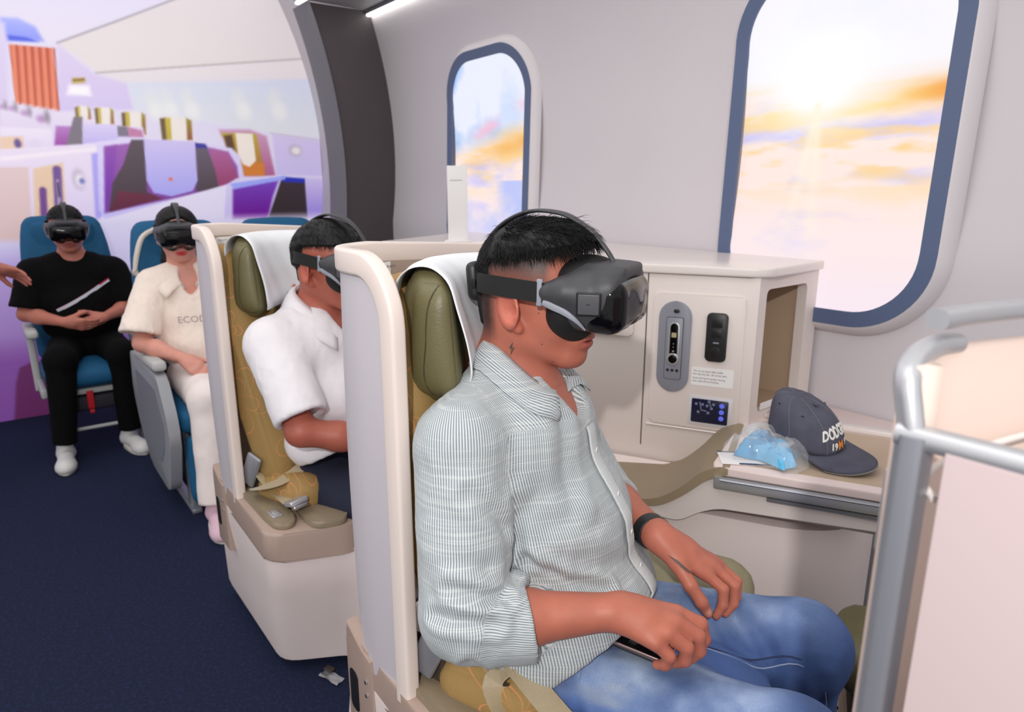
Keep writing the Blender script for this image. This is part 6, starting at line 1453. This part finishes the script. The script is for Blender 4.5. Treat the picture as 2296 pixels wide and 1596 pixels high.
# ---- man in the white shirt, in the rear pod (pod frame, shifted one pitch back)
XR = PX + PITCH_X
rman = root_at('person', XR, PY, SEAT_A, 'seated person in white shirt with collar in the rear pod')
H2 = np.array((0.088, 0.0, 1.160)); R2 = rotm(-4, 5, 0)
f1, t1 = gen_hand((0.355, -0.06, 0.70), (1, 0.35, -0.35), (0.1, 1, 0.1), (0, 0, -1), (25, 35, 25)); f2, t2 = gen_hand((0.36, 0.06, 0.70), (1, -0.35, -0.35), (0.1, -1, 0.1), (0, 0, -1), (25, 35, 25))
M['wshirt'] = mat('white_cotton_shirt', (226, 222, 226), 0.8, noise=0.015, nscale=40, bump=0.12, bscale=500); M['navytr'] = mat('navy_trousers', (26, 30, 52), 0.85, noise=0.08, nscale=60)
passenger(rman, H2, R2, (0.030, 0, 1.035), [((0.03, 0, 0.92), (0.10, 0.15, 0.13)), ((0.07, 0, 0.77), (0.11, 0.14, 0.13))],
    [((0.02, -0.17, 0.955), (0.150, -0.235, 0.765), (0.355, -0.06, 0.70), f1, t1), ((0.02, 0.17, 0.955), (0.150, 0.235, 0.765), (0.36, 0.06, 0.70), f2, t2)],
    [((0.035, 0, 0.92), (0.122, 0.176, 0.145)), ((0.085, 0, 0.79), (0.140, 0.165, 0.140)), ((0.09, 0, 0.67), (0.150, 0.175, 0.10))],
    [((0.015, -0.165, 0.965), (0.150, -0.228, 0.800), 0.072, 0.066, (0.55, -0.2, -0.8)), ((0.015, 0.165, 0.965), (0.150, 0.228, 0.800), 0.072, 0.066, (0.55, 0.2, -0.8)), ((0.0, -0.04, 1.02), (0.01, -0.165, 0.965), 0.04, 0.055, (0, -1, -3)), ((0.0, 0.04, 1.02), (0.01, 0.165, 0.965), 0.04, 0.055, (0, 1, -3))],
    [((0.08, -0.09, 0.53), (0.45, -0.13, 0.55), (0.44, -0.13, 0.09)), ((0.08, 0.09, 0.53), (0.45, 0.14, 0.55), (0.44, 0.14, 0.09))], (M['wshirt'], M['navytr']),
    (cap_std(R2, 0.06), 3500, short, comb_fwd, lowlift, 8, M['hair'], 0.05), neckcut=[((0.115, 0, 1.03), (0.07, 0.04, 0.06)), ((0.04, 0, 1.10), (0.062, 0.060, 0.085))], hem=((0.15, -0.17, 0.665), (0.45, 0, -0.9)), fade=False, skin=(170, 94, 76))
shoe(rman, 0.45, -0.13, mat('dark_shoe', (30, 28, 30), 0.5), M['dark']); shoe(rman, 0.45, 0.14, M['dark'], M['dark'])
def plain_collar(parent, ctr, rx, ry, zb, zf, m, drop=0.05, out=0.022, name='collar', tip=0.03):
    for side in (-1, 1):
        V_ = []; n = 18
        for i in range(n):
            t = i / (n - 1); ph = R(180 - t * 160); c_, s_ = math.cos(ph), math.sin(ph) * side; top = np.array((ctr[0] + rx * c_, ctr[1] + ry * s_, zb - (zb - zf) * t ** 1.7)); ou = np.array((c_ * out, s_ * out + side * tip * t ** 2, 0))
            V_ += [top + np.array((0, 0, -0.02)), top, top + ou * 0.5 + np.array((0, 0, -0.006)), top + ou + np.array((0, 0, -drop * 0.55)), top + ou * 1.4 + np.array((0, 0, -drop))]
        F_ = [(i * 5 + j, i * 5 + j + 1, (i + 1) * 5 + j + 1, (i + 1) * 5 + j) for i in range(n - 1) for j in range(4)]
        o = mesh(name, V_, F_, m, parent); o.modifiers.new('s', 'SOLIDIFY').thickness = 0.003
plain_collar(rman, (0.050, 0), 0.074, 0.068, 1.105, 0.995, M['wshirt'], 0.05, 0.03)
vr2 = copy_tree(vr1); vr2['label'] = 'charcoal VR headset worn by the man in the white shirt'; place_headset(vr2, mtx(XR, PY, SEAT_A), H2, R2)

# ---- woman in cream (seat frame of the nearer economy row)
wom = root_at('person', -3.22, 0.735, 0.0, 'seated person in cream short-sleeved top and white trousers')
H3 = np.array((-0.145, -0.045, 1.170)); R3 = rotm(-8, 4, 0)
f1, t1 = gen_hand((0.160, -0.140, 0.665), (0.75, 0.45, -0.45), (0.3, 1, 0.3), (0, 0, -1), (15, 30, 20), 0.92); f2, t2 = gen_hand((0.17, 0.10, 0.655), (0.8, -0.4, -0.4), (0.3, -1, 0.3), (0, 0, -1), (15, 30, 20), 0.92)
M['cream_top_cloth'] = mat('cream_knit', (242, 226, 214), 0.9, noise=0.02, nscale=60, bump=0.2, bscale=300, sheen=0.2); M['whitetr'] = mat('off_white_trousers', (238, 226, 222), 0.88, noise=0.02, nscale=40)
wb2, wsh = passenger(wom, H3, R3, (-0.17, -0.035, 1.045), [((-0.16, -0.02, 0.91), (0.09, 0.14, 0.12)), ((-0.13, 0, 0.74), (0.10, 0.13, 0.13))],
    [((-0.165, -0.175, 0.955), (-0.035, -0.262, 0.715), (0.160, -0.140, 0.665), f1, t1), ((-0.165, 0.150, 0.955), (-0.03, 0.245, 0.715), (0.17, 0.10, 0.655), f2, t2)],
    [((-0.160, -0.015, 0.915), (0.115, 0.180, 0.135)), ((-0.125, 0, 0.79), (0.130, 0.185, 0.14)), ((-0.10, 0, 0.67), (0.150, 0.195, 0.12))],
    [((-0.165, -0.165, 0.945), (-0.045, -0.265, 0.760), 0.072, 0.078, (0.25, -0.25, -0.93)), ((-0.165, 0.145, 0.945), (-0.04, 0.25, 0.755), 0.072, 0.078, (0.25, 0.25, -0.93)), ((-0.17, -0.05, 1.0), (-0.165, -0.165, 0.955), 0.045, 0.055, (0, -1, -3)), ((-0.17, 0.03, 1.0), (-0.165, 0.145, 0.955), 0.045, 0.055, (0, 1, -3))],
    [((-0.06, -0.080, 0.535), (0.34, -0.095, 0.520), (0.43, -0.135, 0.10)), ((-0.06, 0.095, 0.535), (0.34, 0.10, 0.520), (0.43, 0.09, 0.10))], (M['cream_top_cloth'], M['whitetr']),
    ((lambda S, T: (S.ell(T((-0.012, 0, 0.042)), (0.106, 0.088, 0.088), 0, 'u', R3), S.cut(T((0.065, 0, 0.07)), R3 @ np.array((1.0, 0, -0.5)), k=0.008), S.ell(T((-0.055, 0, -0.01)), (0.058, 0.078, 0.085), 0.02, 'u', R3), S.cone(T((-0.075, -0.03, -0.05)), T((-0.06, -0.06, -0.12)), 0.035, 0.02, 0.02))), 2500, lambda L: 0.02 + 0 * L[:, 0], lambda L: np.stack([-0.6 + 0 * L[:, 0], 0.2 * np.sign(L[:, 1]), -0.6 + 0 * L[:, 0]], 1), lambda L: 0.02 + 0 * L[:, 0], 9, M['hair'], 0.05),
    neckcut=[((-0.055, -0.035, 1.0), (0.085, 0.045, 0.10)), ((-0.15, -0.035, 1.09), (0.06, 0.06, 0.09))], fade=False, skin=(214, 150, 134), lips=(196, 40, 52), wide=0.95, hsc=0.9, shirt_disp=0.006, leg_r=(0.095, 0.080, 0.068))
plain_collar(wom, (-0.135, -0.035), 0.078, 0.070, 1.055, 0.955, M['cream_top_cloth'], 0.05, 0.03, tip=0.05)
zp = [( -0.038, -0.035, 0.895), (-0.030, -0.035, 0.872), (-0.022, -0.035, 0.848)]
tube('zip', zp, 0.003, mat('zip_tan', (206, 130, 90), 0.5), wsh, 6)
bvw = bvh_of(wsh)
def wwarp(x, y):
    yy, z = -0.115 + x, 0.79 + y; h_ = bvw.ray_cast(Vector((0.4, yy, z)), Vector((-1, 0, 0))); return (h_[0] + Vector((0.0012, 0, 0))) if h_[0] else Vector((0.0, yy, z))
text_mesh('lettering', 'ECODC', 0.042, mat('grey_flock', (176, 162, 158), 0.9), wsh, (0, 0, 0), (0, 1, 0), (0, 0, 1), warp=wwarp)
M['pinkshoe'] = mat('pale_pink_sock', (222, 186, 200), 0.8)
for y in (-0.14, 0.09): shoe(wom, 0.45, y, M['pinkshoe'], M['solew'], R(-8) if y < 0 else 0)
vr3 = copy_tree(vr1); vr3['label'] = 'black VR headset worn by the woman in cream'; place_headset(vr3, mtx(-3.22, 0.735, 0), H3, R3)

# ---- man in black (seat frame of the rear economy row)
bman = root_at('person', -4.30, 0.355, 0.0, 'seated person in black polo and black trousers with clasped hands')
H4 = np.array((-0.035, -0.008, 1.165)); R4 = rotm(-4, 6, 0)
f1, t1 = gen_hand((0.165, -0.095, 0.700), (0.25, 1, -0.22), (0.45, 0, 0.9), (-0.85, 0, -0.5), (8, 14, 12)); f2, t2 = gen_hand((0.140, 0.085, 0.705), (0.10, -1, -0.30), (0.4, 0, 0.9), (-0.85, 0, -0.5), (12, 22, 18))
M['blackcloth'] = mat('black_cotton', (10, 9, 11), 0.9, noise=0.1, nscale=50, spec=0.15); M['blacktr'] = mat('black_trousers', (8, 8, 9), 0.9, spec=0.15, noise=0.1, nscale=50)
_, bsh = passenger(bman, H4, R4, (-0.085, 0, 1.03), [((-0.09, 0, 0.90), (0.10, 0.15, 0.13)), ((-0.06, 0, 0.75), (0.11, 0.14, 0.13))],
    [((-0.095, -0.19, 0.945), (-0.01, -0.25, 0.735), (0.165, -0.095, 0.700), f1, t1), ((-0.095, 0.19, 0.935), (-0.01, 0.235, 0.735), (0.155, 0.085, 0.705), f2, t2)],
    [((-0.085, 0, 0.905), (0.125, 0.195, 0.135)), ((-0.055, 0, 0.77), (0.145, 0.180, 0.14)), ((-0.04, 0, 0.66), (0.155, 0.185, 0.11))],
    [((-0.095, -0.185, 0.935), (-0.02, -0.245, 0.770), 0.076, 0.070, (0.1, -0.2, -0.95)), ((-0.095, 0.185, 0.925), (-0.02, 0.232, 0.770), 0.076, 0.070, (0.1, 0.2, -0.95)), ((-0.09, -0.05, 0.995), (-0.095, -0.18, 0.945), 0.045, 0.06, (0, -1, -3)), ((-0.09, 0.05, 0.995), (-0.095, 0.18, 0.935), 0.045, 0.06, (0, 1, -3))],
    [((0.0, -0.095, 0.53), (0.325, -0.150, 0.535), (0.36, -0.190, 0.11)), ((0.0, 0.095, 0.53), (0.325, 0.125, 0.53), (0.30, 0.115, 0.11))], (M['blackcloth'], M['blacktr']),
    (cap_std(R4, 0.058), 2500, short, comb_fwd, lowlift, 10, M['hair'], 0.05), neckcut=[((-0.045, 0, 1.035), (0.06, 0.055, 0.060)), ((-0.07, 0, 1.09), (0.062, 0.062, 0.085))], fade=False, skin=(196, 122, 104))
bvb = bvh_of(bsh)
for k, (cc, w_) in enumerate(((mat('white_stripe', (214, 214, 226), 0.8), 0.0085), (mat('red_stripe', (190, 40, 60), 0.8), 0.0035))):
    pp = []
    for t in np.linspace(0, 1, 30):
        y, z = 0.148 - 0.262 * t, 0.888 - 0.140 * t + (0.0065 if k else 0); h_ = bvb.ray_cast(Vector((0.5, y, z)), Vector((-1, 0, 0)))
        if h_[0]: pp.append(np.array(h_[0]) + np.array((0.001, 0, 0)))
    sweep('chest_stripe', pp, [(-w_, -0.001), (w_, -0.001), (w_, 0.001), (-w_, 0.001)], cc, bsh, lat=(0, 0.47, -0.88), angle=30)
shoe(bman, 0.365, -0.195, M['whiteshoe'], M['solew'], R(-6)); shoe(bman, 0.305, 0.115, M['whiteshoe'], M['solew'], R(12))
vr4 = copy_tree(vr1); vr4['label'] = 'black VR headset worn by the man in black'; place_headset(vr4, mtx(-4.30, 0.355, 0), H4, R4)

# ---- bystander: only a hand reaches into the picture on the left
by = root_at('person', -4.05, -0.42, R(60), 'standing person at the left edge, only the reaching hand in view')
def w2l(p): 
    d = np.array(p) - np.array((-4.05, -0.42, 0)); c_, s_ = math.cos(R(60)), math.sin(R(60)); return np.array((d[0] * c_ + d[1] * s_, -d[0] * s_ + d[1] * c_, d[2]))
S = SDF((-0.20, -0.45, 0.64), (0.62, 0.35, 1.72), 0.0048)
wr = w2l((-4.10, 0.005, 1.010)); f_ = w2l((-4.10, 0.145, 0.945)) - wr
fs, th = gen_hand(wr, f_, w2l((-4.05, -0.42, 0)) * 0 + np.array((0.0, 0.55, -0.6)), np.array((0.3, -0.8, -0.5)), (8, 12, 8), 1.05, 2.6)
Hb = np.array((0.02, 0.0, 1.58)); add_head(S, Hb, rotm(10, 12), neck=(-0.02, 0, 1.44)); S.ell((0, 0, 1.30), (0.11, 0.17, 0.16), 0.05); S.ell((0, 0, 1.05), (0.11, 0.15, 0.2), 0.05)
S.cone((0, 0.18, 1.36), (0.16, 0.21, 1.12), 0.046, 0.038, 0.03); S.cone((0.16, 0.21, 1.12), wr, 0.038, 0.025, 0.02); add_hand(S, wr, fs, th)
S.cone((0, -0.18, 1.36), (0.02, -0.24, 1.08), 0.046, 0.038, 0.03); S.cone((0.02, -0.24, 1.08), (0.10, -0.22, 0.86), 0.037, 0.025, 0.02)
fs2, th2 = gen_hand((0.10, -0.22, 0.86), (0.15, 0, -1), (1, 0.1, 0), (0, 1, 0), (12, 16, 12)); add_hand(S, (0.10, -0.22, 0.86), fs2, th2)
sdf_obj('body', S, M['skin'], by, color=skin_cols(Hb, rotm(10, 12), False, (190, 116, 100)))
S = SDF((-0.25, -0.38, 0.82), (0.35, 0.38, 1.52), 0.008); S.ell((0, 0, 1.30), (0.13, 0.19, 0.17), 0.05); S.ell((0, 0, 1.05), (0.135, 0.18, 0.22), 0.05)
for s_ in (-1, 1): S.cone((0, s_ * 0.05, 1.44), (0, s_ * 0.18, 1.36), 0.05, 0.065, 0.03)
S.cone((0, 0.18, 1.36), (0.10, 0.20, 1.21), 0.068, 0.062, 0.03); S.cone((0, -0.18, 1.36), (0.01, -0.215, 1.20), 0.068, 0.062, 0.03); S.cut((0, 0, 0.88), (0, 0, -1)); S.cone((0, 0, 1.47), (0.03, 0, 1.6), 0.06, 0.09, 0.01, 's')
sdf_obj('shirt', S, M['wshirt'], by); S = SDF((-0.2, -0.3, 0.03), (0.25, 0.3, 1.0), 0.009); S.ell((0, 0, 0.90), (0.12, 0.17, 0.12), 0)
for s_ in (-1, 1): S.cone((0, s_ * 0.09, 0.86), (0.01, s_ * 0.10, 0.48), 0.092, 0.068, 0.03); S.cone((0.01, s_ * 0.10, 0.48), (-0.02, s_ * 0.10, 0.08), 0.068, 0.055, 0.03)
sdf_obj('trousers', S, M['navytr'], by)
hair(by, Hb, rotm(10, 12), cap_std(rotm(10, 12)), 1200, short, comb_fwd, lowlift, 11, M['hair'], 0.05, h=0.006)
for s_ in (-1, 1): shoe(by, 0.0, s_ * 0.10, M['dark'], M['dark'])
# ================================================================== small things
PODM = mtx(PX, PY, SEAT_A)
# ---- card stand with its printed sheet on the rear console
cs = empty('card_stand'); tag(cs, 'white upright card stand on the rear console beside the far window', 'sign')
rbox('card', (0.082, 0.006, 0.30), (0, 0, 0.155), M['paper'], cs, 0.0015); rbox('foot', (0.11, 0.06, 0.006), (0, 0, 0.003), M['paper'], cs, 0.002)
text_mesh('lettering', 'vietnamairlines', 0.0085, M['ink'], cs, (-0.030, -0.0032, 0.245), (1, 0, 0), (0, 0, 1))
cs.matrix_world = Matrix.Translation((-2.371, 1.555, 1.1585)) @ Matrix.Rotation(R(57), 4, 'Z')
# ---- card, plastic bag and cap on the table (pod frame)
TZ = 0.7090
cd_ = empty('printed_card'); tag(cd_, 'white printed card with navy border lying on the table', 'card')
rbox('sheet', (0.145, 0.085, 0.0012), (0, 0, 0.0006), M['paper'], cd_, 0.0003); nv = mat('navy_print', (48, 60, 90), 0.6)
rbox('navy_border', (0.145, 0.008, 0.0004), (0, 0.038, 0.0013), nv, cd_, 0.0001); rbox('navy_border', (0.10, 0.010, 0.0004), (0.02, -0.0375, 0.0013), nv, cd_, 0.0001)
for k in range(4): rbox('printed_line', (0.06, 0.0012, 0.0003), (-0.01, 0.014 - 0.008 * k, 0.0013), M['ink'], cd_, 0.0001)
cd_.matrix_world = PODM @ frame((0.348, 0.642, TZ + 0.0008), (0, 0, R(16)))
# bag: crumpled blue cloth inside a clear film
bagm = frame((0.390, 0.690, TZ + 0.003), (0, 0, R(-14)))
bg = empty('plastic_bag'); tag(bg, 'clear plastic bag with folded bright blue cloth inside', 'bag')
rb = np.random.default_rng(12)
def crumple(name, L_, W_, Hh, m, seed, amp, solid=0.0, edge=0.15):
    n = 26; V_ = []
    for i in range(n):
        for j in range(n):
            u, v = i / (n - 1) * 2 - 1, j / (n - 1) * 2 - 1; e = max(0, (1 - abs(u) ** 4)) * max(0, (1 - abs(v) ** 4))
            z = Hh * e ** 0.6; nn = fbm(np.array([[u * 2.4 + seed, v * 2.4, 3.0]]), 3)[0]; rr = abs(2 * nn - 1)
            V_.append((u * L_ / 2 * (1 + 0.18 * (fbm(np.array([[v * 2 + seed, 1, 2]]), 2)[0] - .5)), v * W_ / 2 * (1 + 0.2 * (fbm(np.array([[u * 2 + seed, 5, 2]]), 2)[0] - .5)), max(0.0008, z * (0.65 + amp * (0.5 - rr) * 2))))
    F_ = [(i * n + j, (i + 1) * n + j, (i + 1) * n + j + 1, i * n + j + 1) for i in range(n - 1) for j in range(n - 1)]
    o = mesh(name, V_, F_, m, bg); return o
bl1 = mat('bright_blue_cloth', (30, 150, 205), 0.55, noise=0.22, nscale=60); bl2 = mat('pale_blue_cloth', (96, 190, 236), 0.55, noise=0.08, nscale=40)
crumple('blue_cloth', 0.135, 0.12, 0.040, bl1, 3, 0.8); q = crumple('blue_cloth', 0.12, 0.05, 0.030, bl2, 7, 0.8); q.location = (0.02, -0.045, 0.004); q.rotation_euler = (0, 0, R(-25))
film = bpy.data.materials.new('clear_film'); film.use_nodes = True
fb = film.node_tree.nodes['Principled BSDF']; fb.inputs['Base Color'].default_value = (0.92, 0.93, 0.95, 1); fb.inputs['Roughness'].default_value = 0.08; fb.inputs['Alpha'].default_value = 0.22; fb.inputs['Specular IOR Level'].default_value = 0.9
crumple('clear_film', 0.20, 0.17, 0.056, film, 5, 0.7)
q = rrect_solid('round_tag', 0, 0, 0.014, 0.014, 0.007, -0.001, 0.0, M['dark'], bg, 0.0003); q.location = (0.035, -0.005, 0.046); q.rotation_euler = (R(-50), 0, R(20))
bg.matrix_world = PODM @ bagm
# cap
def make_cap():
    t = empty('baseball_cap'); tag(t, 'faded navy baseball cap with white and orange lettering on the table', 'cap')
    cm = mat('faded_navy_cotton', (78, 79, 94), 0.9, noise=0.16, nscale=28, bump=0.3, bscale=600)
    # local: x forward (brim), z up, origin at the centre of the opening
    a_, b_, hh = 0.094, 0.080, 0.092; nu, nv_ = 60, 18; V_ = []
    def P(th, ph): 
        r_ = math.cos(ph) ** 0.72; z = hh * math.sin(ph) ** 0.92; seam_ = 0.0012 * abs(math.cos(3 * th)) ** 14; w = 0.003 * (fbm(np.array([[math.cos(th) * 2 + 9, math.sin(th) * 2, ph * 2]]), 3)[0] - .5) * 2
        return np.array((a_ * r_ * math.cos(th) * (1 + 0.0), b_ * r_ * math.sin(th), z)) * (1 + w * 4) - np.array((0.55 * z * (z / hh) ** 0.7, 0, 0)) + np.array((0, 0, 0.006 * math.sin(math.pi * min(1, z / hh)))) - np.array((math.cos(th), math.sin(th), 0)) * seam_
    for i in range(nu):
        for j in range(nv_ + 1): V_.append(P(2 * math.pi * i / nu, (math.pi / 2 - 0.03) * j / nv_))
    k = nv_ + 1; F_ = [(i * k + j, ((i + 1) % nu) * k + j, ((i + 1) % nu) * k + j + 1, i * k + j + 1) for i in range(nu) for j in range(nv_)]; F_.append(tuple(i * k + nv_ for i in range(nu)))
    cr = mesh('crown', V_, F_, cm, t); sm = cr.modifiers.new('s', 'SOLIDIFY'); sm.thickness = 0.003
    bpy_bv = BVHTree.FromPolygons([Vector(v) for v in V_], F_[:-1])
    # brim
    V_ = []; n1, n2 = 25, 9
    for j in range(n2):
        t_ = j / (n2 - 1)
        for i in range(n1):
            th = R(-72 + 144 * i / (n1 - 1)); s0 = np.array((a_ * math.cos(th), b_ * math.sin(th), 0.004)); s1 = np.array((a_ * 0.3 + (0.150) * math.cos(th * 0.92) ** 0.8, b_ * 1.0 * math.sin(th) * 1.02, 0.004)); p = s0 * (1 - t_) + s1 * t_
            p[2] += -0.018 * (p[1] / b_) ** 2 * (0.4 + 0.6 * t_); dx = max(0, p[0] - a_ * 0.55); p[2] += dx * 0.10 - 0.004; V_.append(p)
    F_ = [(j * n1 + i, j * n1 + i + 1, (j + 1) * n1 + i + 1, (j + 1) * n1 + i) for j in range(n2 - 1) for i in range(n1 - 1)]
    br = mesh('brim', V_, F_, cm, t); br.modifiers.new('s', 'SOLIDIFY').thickness = 0.0045
    sm_ = mat('stitch_grey', (118, 118, 128), 0.9)
    for j in (2, 3, 4, 5, 6, 7): tube('brim_stitching', [np.array(V_[j * n1 + i]) + np.array((0, 0, 0.0008)) for i in range(1, n1 - 1)], 0.0005, sm_, br, 4)
    tube('brim_edge', [np.array(V_[8 * n1 + i]) for i in range(n1)], 0.0022, mat('frayed_edge', (142, 138, 134), 0.95), br, 6)
    for q in range(6): tube('panel_seam', [P(R(30 + 60 * q), ph) * 1.004 for ph in np.linspace(0.05, 1.5, 12)], 0.0011, mat('seam_fade', (108, 108, 116), 0.95), cr, 5)
    for th in (62, -62, 118, -118): pp = P(R(th), 0.85) * 1.003; tube('eyelet', [pp + 0.003 * (math.cos(x) * np.array((0, 0, 1.0)) + math.sin(x) * np.array((-math.sin(R(th)), math.cos(R(th)), 0))) for x in np.linspace(0, 6.28, 10)], 0.0012, mat('eyelet_navy', (40, 42, 60), 0.9), cr, 4)
    prism('top_button', circ(0.007, 10), hh * 0.995, hh + 0.004, cm, cr, bev=0.002)
    wm = mat('white_embroidery', (226, 224, 218), 0.8); om = mat('orange_embroidery', (226, 132, 36), 0.8)
    def lay(body, size, m, x0, z0, arc=0.0):
        def warp(x, y):
            s_ = x0 + x; zz = z0 + y + arc * (1 - (s_ / 0.05) ** 2); th = s_ / 0.088; d = Vector((-math.cos(th), -math.sin(th), 0)); o_ = Vector((0.2 * math.cos(th), 0.2 * math.sin(th), zz)); h_ = bpy_bv.ray_cast(o_, d)
            return (h_[0] - d * 0.0022) if h_[0] else o_ + d * 0.1
        text_mesh('lettering', body, size, m, cr, (0, 0, 0), (1, 0, 0), (0, 1, 0), warp=warp, bold=0.0011)
    lay('DODGERS', 0.027, wm, -0.058, 0.040, 0.005); lay('19', 0.021, wm, -0.033, 0.019); lay('M', 0.028, om, -0.009, 0.016); lay('58', 0.021, wm, 0.018, 0.019)
    bm = [np.array(V_[int(q) * n1 + 8]) + np.array((0, 0, 0.0015)) for q in (2, 3, 4, 5)]; tube('brim_emblem', bm, 0.0045, om, br, 6, scale=[(1.6, 0.5), (2.2, 0.5), (1.2, 0.5), (1.8, 0.5)])
    return t
cap = make_cap()
cap_r = Matrix.Rotation(R(-26), 4, 'Z') @ Matrix.Rotation(R(16), 4, 'Y') @ Matrix.Rotation(R(8), 4, 'X')
zmin = min((cap_r @ v.co).z for ch in cap.children for v in ch.data.vertices)
cap.matrix_world = PODM @ Matrix.Translation((0.470, 0.735, TZ + 0.0035 - zmin)) @ cap_r
# ---- scrap of foil under the rear pod
sc = empty('foil_scrap', (-1.62, 0.60, 0.0), R(20)); tag(sc, 'small crumpled foil scrap on the carpet under the rear pod', 'scrap')
V_ = []; n = 8
for i in range(n):
    for j in range(n): V_.append(((i / 7 - .5) * 0.075, (j / 7 - .5) * 0.03, 0.004 + 0.010 * abs(fbm(np.array([[i * .6, j * .6, 1.0]]), 2)[0] - .3)))
mesh('foil', V_, [(i * n + j, (i + 1) * n + j, (i + 1) * n + j + 1, i * n + j + 1) for i in range(n - 1) for j in range(n - 1)], mat('foil', (196, 200, 204), 0.3, 0.8), sc)
rbox('tab', (0.03, 0.02, 0.008), (-0.03, 0.02, 0.006), M['darkgap'], sc, 0.002)
